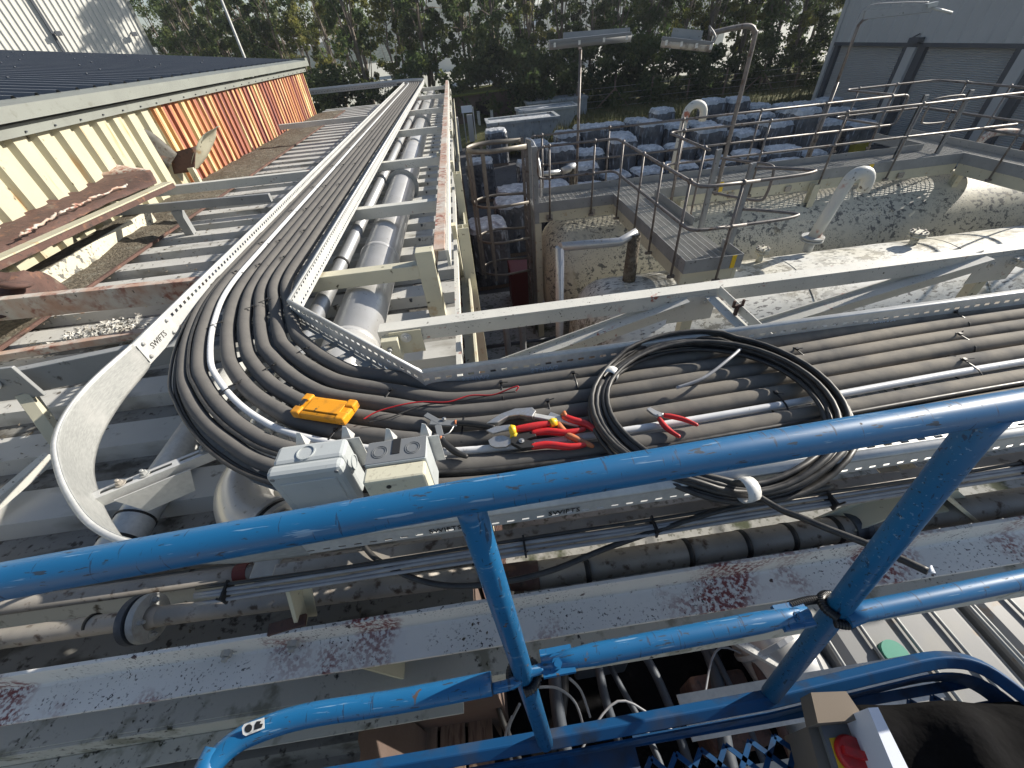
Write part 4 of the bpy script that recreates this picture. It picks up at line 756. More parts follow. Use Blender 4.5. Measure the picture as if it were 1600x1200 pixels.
# base
mb = MB(); perf(mb, (-1.727, 1.95, TB), (-1.727, 17.6, TB), (1, 0, 0), .655, [(.06+.08*i, .09+.08*i) for i in range(7)], .06, .030); mb.build('base', 'galv', tray)
mb = MB(); perf(mb, (-.3, .64, TB), (4.8, .64, TB), (0, 1, 0), .625, [(.05+.08*i, .08+.08*i) for i in range(7)], .06, .030); tag(mb.build('base', 'galv', tray), None)
inn = [Vector((-1.07, 2.07, 0)).lerp(Vector((-.29, 1.27, 0)), k/8) for k in range(9)]
oo = spline([(-1.70, 2.05, 0), (-1.58, 1.72, 0), (-1.36, 1.42, 0), (-1.10, 1.12, 0), (-.80, .90, 0), (-.30, .66, 0)], 4)
oo = [oo[int(round(k*(len(oo)-1)/8))] for k in range(9)]
mb = MB()
for k in range(9):
    a = inn[k]; b_ = oo[k]; mb.bar((a.x, a.y, TB), (b_.x, b_.y, TB), .05, .003)
for f_ in (.0, .33, .66, 1.0):
    pp = [inn[k].lerp(oo[k], f_) for k in range(9)]
    for k in range(8): mb.bar((pp[k].x, pp[k].y, TB-.0035), (pp[k+1].x, pp[k+1].y, TB-.0035), .035, .003)
mb.build('bend_base', 'galv_dull', tray)
# stamped lettering
for y in (2.55, 3.35, 4.15, 5.0): text_mesh('stamped_lettering', 'SWIFTS', .042, frame((-1.7255, y, TB+.035), (0, 1, 0), (0, 0, 1)), 'ink', tray)
text_mesh('stamped_lettering', 'SWIFTS', .042, frame((-1.723, 1.87, TB+.046), (0, 1, 0), (0, 0, 1)), 'ink', tray)
c = aty(882, 790, .628)
text_mesh('stamped_lettering', 'SWIFTS', .030, frame((c.x-.05, .6265, TB+.026), (1, 0, 0), (0, 0, 1)), 'ink', tray)
c = aty(668, 826, .628); text_mesh('stamped_lettering', 'SWIFTS', .030, frame((c.x, .6265, TB+.026), (1, 0, 0), (0, 0, 1)), 'ink', tray)
for xx in (-.02, .27, 1.15, 1.75): text_mesh('stamped_lettering', 'SWIFTS', .036, frame((xx, 1.267, TB+.052), (-1, 0, 0), (0, 0, 1)) @ Matrix.Scale(-1, 4, (0, 0, 1)), 'sign', tray)
# second tray leading off left at the far end
mb = MB(); F1 = spline([(-1.07, 17.9, 0), (-1.12, 18.5, 0), (-1.5, 19.05, 0), (-2.3, 19.3, 0), (-4, 19.35, 0), (-9, 19.35, 0)], 6); vs = []
for p in F1: vs += [(p.x, p.y, TB), (p.x, p.y, Z0)]
mb.add(vs, [(i*2, i*2+2, i*2+3, i*2+1) for i in range(len(F1)-1)], True); mb.build('far_outer_flange', 'galv', tray, solid=.002)
mb = MB(); perf(mb, (-2.1, 18.55, TB-.02), (-9, 18.55, TB-.02), (0, 0, 1), H, [(.05, .062)], .1, .05); mb.build('far_inner_flange', 'galv_dull', tray, solid=.002)
mb = MB(); mb.prism([(-1.75, 17.5), (-1.08, 17.5), (-1.1, 18.5), (-1.6, 19.1), (-2.4, 19.3), (-9, 19.33), (-9, 18.56), (-2.2, 18.56), (-1.75, 18.3)], TB-.006, TB-.003); mb.build('far_base', 'galv_dull', tray)
# bracket under the bend (slotted channel)
t = thing('slotted_channel_bracket', 'slotted galvanised channel arm with bolts holding the curved flange', 'bracket', (-1.5, 1.0, -1.15))
a = Vector((-1.50, .99, -1.135)); b_ = Vector((-1.02, 1.23, -1.15))
mb = MB(); d = (b_-a).normalized(); s_ = Vector((-d.y, d.x, 0)); Lg = (b_-a).length
def L_(u, v, w_): return a + d*u + s_*v + Vector((0, 0, w_))
segs = [(0, .025), (.125, .15), (.25, .275), (.375, .40), (Lg-.03, Lg)]
for u0_, u1_ in segs: mb.add([L_(u0_, -.02, 0), L_(u1_, -.02, 0), L_(u1_, .02, 0), L_(u0_, .02, 0)], [(0, 1, 2, 3)])
for v0_, v1_ in ((-.02, -.007), (.007, .02)): 
    for q in range(len(segs)-1): mb.add([L_(segs[q][1], v0_, 0), L_(segs[q+1][0], v0_, 0), L_(segs[q+1][0], v1_, 0), L_(segs[q][1], v1_, 0)], [(0, 1, 2, 3)])
mb.add([L_(0, -.02, 0), L_(Lg, -.02, 0), L_(Lg, -.02, -.045), L_(0, -.02, -.045)], [(0, 1, 2, 3)]); mb.add([L_(0, .02, 0), L_(Lg, .02, 0), L_(Lg, .02, -.045), L_(0, .02, -.045)], [(0, 1, 2, 3)])
mb.build('channel', 'galv', t, solid=.003)
mb = MB(); mb.add([L_(.06, -.045, -.02), L_(.30, -.045, -.02), L_(.26, -.045, -.13), L_(.10, -.045, -.13)], [(0, 1, 2, 3)]); mb.build('angle_plate', 'galv', t, solid=.004)
for u_, v_ in ((.09, 0), (.165, .0), (.36, 0)): mb = MB(); mb.hexbolt(L_(u_, v_, .003), (0, 0, 1), .011, .012); mb.build('bolt', 'galv_dull' if u_ > .1 else 'dull_pipe', t)
t = thing('blue_grey_channel', 'dark slotted channel stub poking out under the tray corner', 'bracket', (-.55, 1.4, -1.15))
mb = MB(); mb.bar((-.72, 1.38, -1.15), (-.50, 1.58, -1.15), .042, .042); mb.build('channel', 'bluedark', t, bevel=.003); mb = MB(); mb.bar((-.66, 1.435, -1.127), (-.60, 1.49, -1.127), .013, .003); mb.build('slot', 'galv', t)

# ------------------------------------------------------------------ insulated pipes in the tray
Wl = [(-1.60, 17.3), (-1.60, 12), (-1.60, 8), (-1.60, 5), (-1.60, 3.2), (-1.585, 2.5), (-1.49, 2.05), (-1.35, 1.69), (-1.24, 1.52), (-1.10, 1.35), (-.95, 1.21), (-.79, 1.10), (-.52, .985), (-.2, .905), (.25, .885), (.9, .90), (1.9, .94), (3, .95), (4.8, .95)]
def lane(off, z, wig=.006, seed=0, bendk=1.14, far=True):
    g = random.Random(seed); P = [Vector((x, y, 0)) for x, y in Wl]; out = []
    if far: P = [Vector((-9, 18.95, 0)), Vector((-3.2, 18.9, 0)), Vector((-2.1, 18.75, 0)), Vector((-1.7, 18.35, 0))] + P
    for i, p in enumerate(P):
        d = (P[min(i+1, len(P)-1)] - P[max(i-1, 0)]).normalized(); n_ = Vector((-d.y, d.x, 0)); 
        k = bendk if (p.y < 2.2 and p.x < -.4) else 1.0
        if far and i < 4: k = .9
        q = p + n_*(off*k) + n_*g.uniform(-wig, wig); q.z = z + g.uniform(0, .003); out.append(q)
    return spline(out, 8)
RP = .0338
lanes = [(.062, 'C', 'fifth grey foam-insulated pipe counting from the rear flange, next to the white conduit'), (.134, 'D', 'fourth grey foam-insulated pipe counting from the rear flange'), (.204, 'E', 'middle grey foam-insulated pipe, third from the rear flange'), (.274, 'F', 'second grey foam-insulated pipe from the rear flange'), (.344, 'G', 'rearmost grey foam-insulated pipe, hugging the inner corner')]
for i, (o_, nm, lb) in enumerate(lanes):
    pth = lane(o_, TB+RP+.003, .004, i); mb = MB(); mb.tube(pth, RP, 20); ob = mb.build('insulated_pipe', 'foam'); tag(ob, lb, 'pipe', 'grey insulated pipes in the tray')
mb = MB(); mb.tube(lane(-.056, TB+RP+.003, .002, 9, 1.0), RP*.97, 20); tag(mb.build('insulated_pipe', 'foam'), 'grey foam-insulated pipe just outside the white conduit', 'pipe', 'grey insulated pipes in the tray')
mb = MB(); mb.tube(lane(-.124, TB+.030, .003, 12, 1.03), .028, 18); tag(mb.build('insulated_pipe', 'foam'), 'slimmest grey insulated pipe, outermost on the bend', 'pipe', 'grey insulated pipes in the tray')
mb = MB(); mb.tube(lane(0, TB+.055, .002, 3), .0135, 16); tag(mb.build('white_conduit', 'conduit'), 'white plastic conduit winding along the tray between the grey pipes', 'conduit')
for k, (o_, r_, z_) in enumerate([(-.164, .009, TB+.012), (-.176, .0075, TB+.024), (-.090, .008, TB+.055)]):
    mb = MB(); mb.tube(lane(o_, z_, .003, 20+k, 1.05), r_, 10); tag(mb.build('black_cable', 'cable'), ['lower of the two thin black cables on the outside of the bend', 'upper thin black cable on the outside of the bend', 'thin black cable lying between the two outer insulated pipes'][k], 'cable')
# cable ties round pairs of pipes
def tie(p, d, wd, h, z, lab, grp):
    n_ = Vector((-d.y, d.x, 0)); pts = []
    for k in range(20):
        a_ = 2*math.pi*k/20; q = (abs(math.cos(a_))**3 + abs(math.sin(a_))**3)**(-1/3); pts.append(p + n_*(math.cos(a_)*q*wd/2) + Vector((0, 0, z + math.sin(a_)*q*h/2 - p.z)))
    mb = MB(); vs = []
    for q in pts: vs += [q - d*.0035, q + d*.0035]
    mb.add(vs, [(2*i, 2*i+1, (2*i+3) % 40, (2*i+2) % 40) for i in range(20)], True)
    hd = p + n_*(wd*.1); hd.z = z + h/2; mb.box(hd.x-.006, hd.x+.006, hd.y-.006, hd.y+.006, hd.z, hd.z+.008); mb.bar((hd.x, hd.y, hd.z+.004), (hd.x+random.uniform(.01, .03), hd.y+random.uniform(-.03, .01), hd.z+.012), .004, .0015)
    tag(mb.build('cable_tie', 'tie', solid=.0012), lab, 'cable tie', grp)
ctr = [lane(o_, TB+RP, 0, 0, far=False) for o_ in (.03, .10, .17, .24, .31, -.03)]
def near_idx(P, x=None, y=None):
    return min(range(len(P)), key=lambda i: abs(P[i].x-x) if x is not None else abs(P[i].y-y))
n_t = 0
for y in (2.75, 3.25, 3.9, 4.7, 5.7, 6.9, 8.2):
    for k, (li, wd) in enumerate(((5, .11), (1, .135), (3, .135))):
        P = ctr[li]; i = near_idx(P[:60], y=y+.06*k-.05); i = max(1, i); d = (P[i+1]-P[i-1]).normalized(); tie(P[i], d, wd, .068, TB+RP+.003, 'black nylon tie round a pair of pipes on the straight leg beyond the bend', 'cable ties on the straight leg')
for x, ks in ((-1.44, (0, 2, 3)), (-1.12, (0, 2, 4)), (-.62, (0, 3)), (-.22, (1, 4)), (.05, (2, 4)), (1.0, (0, 3)), (1.75, (0, 2, 4)), (2.3, (1, 3))):
    for li in ks:
        P = ctr[li]; j0 = near_idx(P, y=2.2 if x < -.9 else 1.2); i = min(range(30, len(P)-2), key=lambda q: abs(P[q].x - (x + li*.06)) + (3 if P[q].y > 2.6 else 0)); d = (P[i+1]-P[i-1]).normalized()
        tie(P[i], d, .135, .070, TB+RP+.003, 'black tie round a pair of pipes %s' % ('on the bend' if x < -.5 else 'left of the coil' if x < .3 else 'at or right of the coil'), 'cable ties on the %s' % ('bend' if x < -.5 else 'near straight'))

# ================================================================== THINGS ON THE TRAY
PT_ = TB + 2*RP + .004     # top of the pipes
# coil
t = thing('cable_coil', 'coil of black armoured cable with white tape, hanging over the front of the tray', 'cable coil', (.735, .92, PT_))
cx, cy = .735, .915; turns = 14; pts = []; g = random.Random(5)
offs = [(g.uniform(-.045, .032), g.uniform(0, 6.28), g.uniform(0, 1.3)) for _ in range(turns+1)]
n_ = 48
for k in range(turns*n_+1):
    a = 2*math.pi*k/n_ + 2.6; ti = k/n_; i0 = int(ti) % (turns+1); i1 = (i0+1) % (turns+1); f_ = ti-int(ti)
    dr = offs[i0][0]*(1-f_) + offs[i1][0]*f_; hz = offs[i0][2]*(1-f_) + offs[i1][2]*f_
    pinch = .5 + .5*min(1, abs(math.sin((a - 2.55)/2))*1.6); pinch *= .5+.5*min(1, abs(math.sin((a + 1.72)/2))*2.2)
    r_ = .375 + dr*pinch*1.3 + .012*math.sin(2*a+1); y = cy + r_*math.sin(a)*.97; x = cx + r_*math.cos(a)*1.02
    z = PT_ + .010 + hz*.045*pinch + max(0, .70-y)*.22 + (.012 if y > 1.24 else 0) - (max(0, .60-y)*.9); pts.append((x, y, z))
mb = MB(); mb.tube(pts, .0082, 10); mb.build('cable', 'cable', t)
tl = spline([pts[-1], at(1170, 765, -1.03), at(1260, 812, -.99), at(1360, 852, -.95), at(1450, 893, -.92)], 8); mb = MB(); mb.tube(tl[6:], .0085, 10); mb.build('cable_tail', 'cable', t)
mb = MB(); e1 = tl[-1]; [mb.tube([e1, e1 + Vector((.012, -.004+.004*k, .002*k))], .0018, 6) for k in range(4)]; mb.build('bare_strands', 'sign', t)
def tape(px, py, h, rot_, lab, ln=.05, rr=.034):
    c = at(px, py, h); d = Vector((math.cos(rot_), math.sin(rot_), 0)); mb = MB(); mb.tube([c - d*ln/2, c, c + d*ln/2], [rr*.95, rr, rr*.9], 14, caps=False); 
    o = mb.build('tape_wrap', 'tape', t, solid=.001); tag(o, lab)
tape(955, 585, -1.03, .95, 'white tape at the left of the coil', .04, .030); tape(1167, 765, -1.0, 0.05, 'white tape at the front of the coil', .04, .036)
mb = MB(); mb.tube(spline([at(1057, 606, -1.03), at(1100, 590, -1.01), at(1140, 560, -.99), at(1157, 545, -1.0)], 6), .006, 8); mb.build('pale_tape_strip', 'greycable', t)
# trailing black flex below
mb = MB(); mb.tube(spline([at(560, 840, -1.15), at(590, 875, -1.16), at(660, 908, -1.2), at(740, 915, -1.2), at(850, 895, -1.2), at(960, 852, -1.18), at(1100, 805, -1.15), at(1180, 785, -1.12), at(1300, 760, -1.12)], 8), .0085, 10)
tag(mb.build('loose_black_cable', 'cable'), 'loose black cable sagging below the front of the tray', 'cable')
# meter in amber case
t = thing('amber_case', 'small amber rubber-armoured case lying on the pipes at the bend', 'meter case', tuple(at(515, 642, PT_)))
o0 = at(462, 655, PT_+.003); o1 = at(545, 668, PT_+.003); ux = (o1-o0); ux.z = 0; wl_ = .225; fr = frame(o0 + Vector((0, 0, .0)), ux, (-ux.y, ux.x, 0))
mb = MB(); mb.box(0, wl_, 0, .098, .002, .040, fr); mb.build('case', 'amber', t, bevel=.010)
mb = MB(); mb.box(.045, wl_-.03, .018, .084, .041, .0455, fr); mb.build('raised_back', 'yellow' if False else 'amber', t, bevel=.003)
for u_, v_ in ((.0, .0), (.0, .068), (wl_-.03, .0), (wl_-.03, .068)): mb = MB(); mb.box(u_-.004, u_+.034, v_-.004, v_+.034, .010, .046, fr); mb.build('corner_guard', 'amber', t, bevel=.006)
mb = MB(); mb.box(.012, .030, .035, .066, .047, .050, fr); mb.build('screw_recess', 'toolblack', t, bevel=.001)
mb = MB(); mb.tube(spline([at(568, 655, PT_+.02), at(590, 643, PT_+.02), at(630, 632, PT_+.02), at(660, 628, PT_+.012), at(700, 628, PT_+.012), at(735, 618, PT_+.012), at(770, 617, PT_+.012), at(800, 606, PT_+.03), at(810, 604, PT_+.03), at(806, 611, PT_+.02)], 8), .0028, 8)
tag(mb.build('red_test_lead', 'redwire'), 'thin dark red wire running from the amber case across the pipes', 'wire')
mb = MB(); mb.tube(spline([at(575, 660, PT_+.015), at(610, 652, PT_+.012), at(660, 634, PT_+.008), at(720, 626, PT_+.008), at(780, 615, PT_+.008), at(806, 612, PT_+.01)], 8), .0026, 8)
tag(mb.build('black_test_lead', 'cable'), 'thin black wire beside the red one on the pipes', 'wire')

# grey junction box and cream isolator box
def junction_box(name, lab, x0, x1, yf, yb, zb, zt, m, kind):
    t = thing(name, lab, 'electrical box', ((x0+x1)/2, (yf+yb)/2, zb)); sp = yf + (yb-yf)*.38
    mb = MB(); mb.box(x0, x1, sp, yb, zb, zt)
    if kind == 0:
        mb.build('body', 'boxgrey', t, bevel=.012); mb = MB(); mb.box(x0-.004, x1+.004, yf, sp-.001, zb-.004, zt+.004); mb.build('lid', 'boxgrey', t, bevel=.014)
        mb = MB(); q = .022; mb.box(x0+q, x1-q, yf-.004, yf+.004, zb+q, zt-q-.012); mb.build('lid_panel', 'boxgrey', t, bevel=.006)
        mb = MB()
        for xx in (x0+.013, x1-.013):
            for zz in (zb+.013, zt-.013): mb.tube([(xx, yf-.002, zz), (xx, yf+.001, zz)], .006, 12)
        mb.build('lid_screw', 'boxdark', t)
        mb = MB(); c = ((x0+x1)/2-.01, (sp+yb)/2-.005, zt+.0005); mb.ring(c, (0, 0, 1), .0225, .026, .003, 32); mb.build('knockout', 'boxgrey', t)
        mb = MB(); mb.ring((x1+.0005, (sp+yb)/2, (zb+zt)/2+.02), (1, 0, 0), .020, .0235, .003, 28); mb.build('knockout', 'boxgrey', t)
    else:
        mb.build('body', 'boxdark' if False else 'boxgrey', t, bevel=.005); mb = MB(); mb.box(x0+.001, x1-.001, yf, sp-.002, zb, zt-.006); mb.build('lid', 'boxcream', t, bevel=.007)
        mb = MB(); mb.box(x0+.035, x1-.035, yf-.005, yf+.002, zb+.01, zb+.075); mb.build('switch_recess', 'boxdark', t, bevel=.006)
        mb = MB(); mb.tube([((x0+x1)/2-.02, yf-.001, zt-.035), ((x0+x1)/2-.02, yf-.003, zt-.035)], .0065, 12); mb.build('lid_screw', 'toolblack', t)
        for xx in (x0+.038, x1-.038):
            mb = MB()
            for rr in (.022, .017): mb.ring((xx, (sp+yb)/2, zt+.0003), (0, 0, 1), rr-.002, rr, .0022, 32)
            mb.build('knockout', 'boxdark', t)
        mb = MB(); mb.box(x0+.002, x1-.002, sp+.004, yb-.004, zt-.001, zt+.0008); mb.build('top_panel', 'boxdark', t)
        mb = MB(); mb.box((x0+x1)/2-.012, (x0+x1)/2+.010, sp+.028, yb-.002, zt+.001, zt+.003); mb.build('cable_slot', 'toolblack', t)
    # channel bracket behind with two upstanding lips
    mb = MB(); yy = yb+.002
    mb.box(x0+.02, x1+.03, yy, yy+.003, zb+.05, zt-.012)
    for xx in (x0+.055, x1-.01): mb.add([(xx-.020, yy+.004, zt-.03), (xx+.014, yy+.004, zt-.03), (xx+.008, yy+.022, zt+.018), (xx-.003, yy+.025, zt+.020)], [(0, 1, 2, 3)]); mb.add([(xx+.014, yy+.004, zt-.03), (xx+.016, yy+.035, zt-.03), (xx+.008, yy+.022, zt+.018)], [(0, 1, 2)])
    mb.build('fixing_bracket', 'galv', t, solid=.002)
    return t
junction_box('junction_box', 'light grey square junction box with a round knockout, left of the pair', -.655, -.455, .722, .835, -1.045, -.855, 'boxgrey', 0)
junction_box('isolator_box', 'cream-lidded isolator box with two round knockouts, right of the pair', -.383, -.215, .655, .79, -1.02, -.845, 'boxcream', 1)

# ---- hand tools
def curved_handle(t, pts, r, m, name='handle', flat=.75):
    mb = MB(); P = spline(pts, 6); n_ = len(P); rs = [r*(.72+.42*math.sin(math.pi*min(1, .15+i/n_*.95)))*(1 if i < n_-1 else .6) for i in range(n_)]
    mb.tube(P, rs, 12); c = P[n_//2].z; mb.v = [(x, y, c + (z-c)*flat) if False else (x, y, z) for x, y, z in mb.v]; return mb.build(name, m, t)
TZ = PT_ + .016
def A_(px, py, dz=0): return at(px, py, TZ+dz)
# wire stripper with black handles
t = thing('wire_stripper', 'black-handled wire stripper lying open left of the red pliers', 'wire stripper', tuple(A_(700, 665)))
curved_handle(t, [A_(712, 661), A_(735, 662), A_(765, 666), A_(773, 668)], .0105, 'toolblack'); curved_handle(t, [A_(690, 686), A_(700, 697), A_(715, 708), A_(731, 714)], .0105, 'toolblack')
mb = MB(); mb.bar(A_(665, 648), A_(690, 662), .022, .008); mb.bar(A_(672, 660), A_(715, 662), .026, .007); mb.bar(A_(684, 664), A_(690, 688), .024, .006); mb.build('jaw', 'boxdark', t, bevel=.002)
mb = MB(); mb.tube(spline([A_(693, 680, .004), A_(702, 676, .004), A_(709, 666, .004)], 6), .0025, 8); mb.build('spring', 'steel', t)
for p in ((712, 661), (689, 686)): mb = MB(); c = A_(*p); mb.tube([c - Vector((.003, 0, 0)), c + Vector((.004, 0, 0))], .0112, 14); mb.build('orange_collar', 'orange', t)
mb = MB(); mb.hexbolt(A_(694, 655, .006), (0, 0, 1), .005, .003); mb.build('pivot', 'steel', t)
# grey cast cutter
t = thing('conduit_cutter', 'large grey cast-metal cutter behind the red-handled pliers', 'cutter', tuple(A_(810, 650)))
P = [A_(760, 665), A_(783, 650), A_(805, 642), A_(832, 640), A_(838, 646), A_(832, 655), A_(812, 652), A_(795, 654), A_(778, 664)]
mb = MB(); mb.prism([(p.x, p.y) for p in P], TZ-.008, TZ+.014); mb.build('body', 'steel', t, bevel=.003)
mb = MB(); mb.bar(A_(835, 650), A_(905, 663), .020, .012); mb.build('arm', 'galv', t, bevel=.003)
# cable cutter with yellow guard and red handles
t = thing('cable_cutter', 'red and yellow insulated cable cutter with round steel jaws', 'pliers', tuple(A_(830, 675)))
P = [A_(763, 689), A_(772, 683), A_(785, 681), A_(795, 684), A_(801, 676), A_(806, 684), A_(800, 693), A_(790, 699), A_(775, 700), A_(766, 697)]
mb = MB(); mb.prism([(p.x, p.y) for p in P], TZ-.004, TZ+.004); mb.build('lower_jaw', 'steel', t, bevel=.001)
P = [A_(760, 676), A_(775, 670), A_(797, 667), A_(800, 675), A_(785, 677), A_(770, 681)]
mb = MB(); mb.prism([(p.x, p.y) for p in P], TZ+.005, TZ+.014); mb.build('upper_jaw', 'steel', t, bevel=.002)
mb = MB(); mb.tube([A_(796, 674, .014), A_(800, 673, .014), A_(806, 672, .014)], [.014, .022, .016], 14); mb.tube([A_(800, 679, .004), A_(808, 681, .004)], [.018, .010], 12); mb.build('hand_guard', 'yellow', t)
curved_handle(t, [A_(806, 671, .014), A_(825, 668, .014), A_(845, 664, .014), A_(862, 661, .014)], .0125, 'red')
mb = MB(); mb.tube([A_(859, 662, .014), A_(864, 660, .014), A_(870, 659, .014)], [.014, .016, .012], 14); mb.build('end_cap', 'yellow', t)
# red pliers pair (two handles near)
t = thing('crimping_pliers', 'black-headed pliers with two red dipped handles, nearest the camera', 'pliers', tuple(A_(860, 690)))
curved_handle(t, [A_(831, 677, .004), A_(855, 674, .004), A_(885, 676, .004), A_(915, 670, .004)], .0115, 'red'); curved_handle(t, [A_(830, 698), A_(855, 695), A_(890, 698), A_(917, 694)], .0115, 'red')
P = [A_(800, 682), A_(820, 676), A_(836, 677), A_(838, 684), A_(822, 689), A_(836, 693), A_(834, 701), A_(815, 703), A_(798, 694)]
mb = MB(); mb.prism([(p.x, p.y) for p in P], TZ-.006, TZ+.010); mb.build('head', 'toolblack', t, bevel=.002)
mb = MB(); mb.hexbolt(A_(815, 689, .011), (0, 0, 1), .006, .003); mb.build('pivot', 'steel', t)
# water-pump type pliers, bright red-orange
t = thing('slip_joint_pliers', 'bright red and orange pliers partly under the coil', 'pliers', tuple(A_(905, 668)))
curved_handle(t, [A_(880, 651, .006), A_(895, 657, .006), A_(918, 664, .006), A_(943, 681, .006)], .0125, 'red'); curved_handle(t, [A_(872, 662), A_(885, 678), A_(905, 688), A_(928, 698)], .0105, 'orange')
mb = MB(); mb.bar(A_(858, 648), A_(884, 657), .024, .010); mb.build('head', 'steel', t, bevel=.002)
mb = MB(); mb.tube([A_(879, 650, .006), A_(881, 646, .012), A_(884, 652, .01)], [.009, .011, .009], 12); mb.build('thumb_stop', 'orange', t)
# side cutters
t = thing('side_cutters', 'small red-handled side cutters lying inside the cable coil', 'pliers', tuple(A_(1040, 658)))
curved_handle(t, [A_(1037, 649, .006), A_(1050, 651, .006), A_(1070, 656, .006), A_(1091, 665, .006)], .0085, 'red'); curved_handle(t, [A_(1030, 654), A_(1037, 664), A_(1048, 674), A_(1063, 683)], .0085, 'red')
mb = MB(); mb.tube([A_(1030, 653, -.004), A_(1045, 672, -.004), A_(1060, 682, -.004)], .0072, 10); mb.build('handle_lining', 'orange', t)
P = [A_(1010, 641), A_(1015, 638), A_(1024, 643), A_(1036, 648), A_(1034, 653), A_(1026, 652), A_(1019, 648)]
mb = MB(); mb.prism([(p.x, p.y) for p in P], TZ-.003, TZ+.007); mb.build('jaw', 'steel', t, bevel=.001)
mb = MB(); mb.hexbolt(A_(1028, 649, .007), (0, 0, 1), .004, .002); mb.build('pivot', 'steel', t)

# ================================================================== PIPE BRIDGE TRUSSES
YR = 1.95; ZR = -1.2
t = thing('lattice_truss', 'white painted lattice truss behind the tray, running right in front of the tanks', 'truss', (1.5, YR, -1.5))
mb = MB(); mb.box(-.62, 6.2, YR, YR+.09, ZR-.012, ZR); mb.box(-.62, 6.2, YR, YR+.012, ZR-.09, ZR-.012); mb.build('top_chord', 'white', t, bevel=.002)
mb = MB(); mb.box(-.2, 6.2, YR, YR+.08, ZR-.62, ZR-.60); mb.build('bottom_chord', 'white', t)
for a, b_ in (((.02, -1.56), (1.17, -1.24)), ((1.33, -1.60), (3.02, -1.22)), ((3.3, -1.22), (4.9, -1.75))):
    mb = MB(); p = Vector((a[0], YR+.03, a[1])); q = Vector((b_[0], YR+.03, b_[1])); mb.angle(p, q, .085, .03, .008, (0, 0, 1)); mb.bar(p + Vector((0, -.035, -.045)), q + Vector((0, -.035, -.045)), .008, .10, (0, 0, 1)); mb.build('diagonal', 'white', t)
for x in (1.22, 3.15): 
    mb = MB(); mb.box(x-.035, x+.035, YR+.005, YR+.06, ZR-.6, ZR-.09); mb.build('upright', 'cream', t, bevel=.003)
    mb = MB(); mb.box(x-.14, x+.14, YR-.006, YR-.001, ZR-.20, ZR-.03); mb.build('gusset', 'white', t, bevel=.002)
    mb = MB(); mb.hexbolt((x+.08, YR-.006, ZR-.075), (0, -1, 0), .020, .016); mb.build('bolt', 'white', t); mb = MB(); mb.hexbolt((x-.05, YR-.006, ZR-.075), (0, -1, 0), .014, .008); mb.build('bolt', 'white', t)
    t2 = thing('transom', 'white angle transom from the truss to under the tray, %s' % ('left of the coil' if x < 2 else 'at the right edge'), 'beam', (x+.1, 1.6, ZR), 'transoms of the pipe bridge')
    mb = MB(); mb.bar((x+.14, YR-.01, ZR-.005), (x+.16, .60, ZR-.03), .006, .05); mb.bar((x+.10, YR-.01, ZR-.045), (x+.12, .60, ZR-.06), .07, .006); mb.build('angle', 'white', t2, bevel=.001)
mb = MB(); mb.hexbolt((-.47, YR-.014, ZR-.05), (0, -1, 0), .020, .010); mb.build('bolt', 'galv', t)
mb = MB(); mb.box(-.56, -.38, YR-.012, YR-.001, ZR-.16, ZR-.01); mb.build('end_plate', 'cream', t, bevel=.002)
c = at(1148, 492, -1.24); t = thing('fork_bracket', 'small dark rusty fork-shaped bracket standing on the white transom', 'bracket', tuple(c))
mb = MB(); mb.bar(c, c+Vector((0, 0, .06)), .02, .012); mb.bar(c+Vector((-.025, 0, .055)), c+Vector((.025, 0, .055)), .012, .012); mb.bar(c+Vector((-.025, 0, .05)), c+Vector((-.025, 0, .09)), .012, .01); mb.bar(c+Vector((.025, 0, .05)), c+Vector((.025, 0, .09)), .012, .01); mb.build('fork', 'rust', t)
# cream junction box by the corner flange
c0 = at(622, 545, -1.3); t = thing('small_junction_box', 'small cream junction box with a cable gland behind the tray corner', 'electrical box', tuple(c0)); x0, y0 = c0.x-.03, c0.y
mb = MB(); mb.box(x0-.05, x0+.045, y0-.02, y0+.05, -1.37, -1.23); mb.build('body', 'boxcream', t, bevel=.004)
mb = MB(); mb.tube([(x0-.01, y0-.021, -1.28), (x0-.01, y0-.04, -1.285)], .014, 12); mb.tube(spline([(x0-.01, y0-.04, -1.285), (x0-.005, y0-.06, -1.31), (x0, y0-.06, -1.4)], 5), .006, 8); mb.build('cable_gland', 'galv_dull', t)
# support beam + wires under the front flange
t = thing('tray_support_rail', 'dark grey steel rail running under the front edge of the tray', 'beam', (1, .6, -1.24))
mb = MB(); mb.box(-.75, 4.6, .585, .645, -1.245, -1.172); mb.build('rail', 'dull_pipe', t, bevel=.004)
for k in range(4):
    g = random.Random(k); pth = spline([(x, .590 - k*.011 + g.uniform(-.004, .004), -1.150 - k*.006 + g.uniform(-.004, .006)) for x in np.arange(-.95, 4.6, .35)], 4)
    mb = MB(); mb.tube(pth, .0058, 8); tag(mb.build('thin_cable', ['cable', 'greycable', 'greycable', 'greycable'][k]), ['black one of the four thin cables', 'topmost pale one of the thin cables', 'middle pale one of the thin cables', 'lowest pale one of the thin cables'][k] + ' tied along the rail under the tray', 'cable', 'thin cables under the tray')
for x in (-.86, .02, .42, .98, 1.63, 1.98): mb = MB(); mb.box(x-.003, x+.003, .545, .600, -1.176, -1.140); mb.bar((x, .545, -1.142), (x+.006, .538, -1.120), .004, .004); tag(mb.build('cable_tie', 'tie'), 'small black tie holding the thin cables to the rail under the tray', 'cable tie', 'ties on the thin cables')
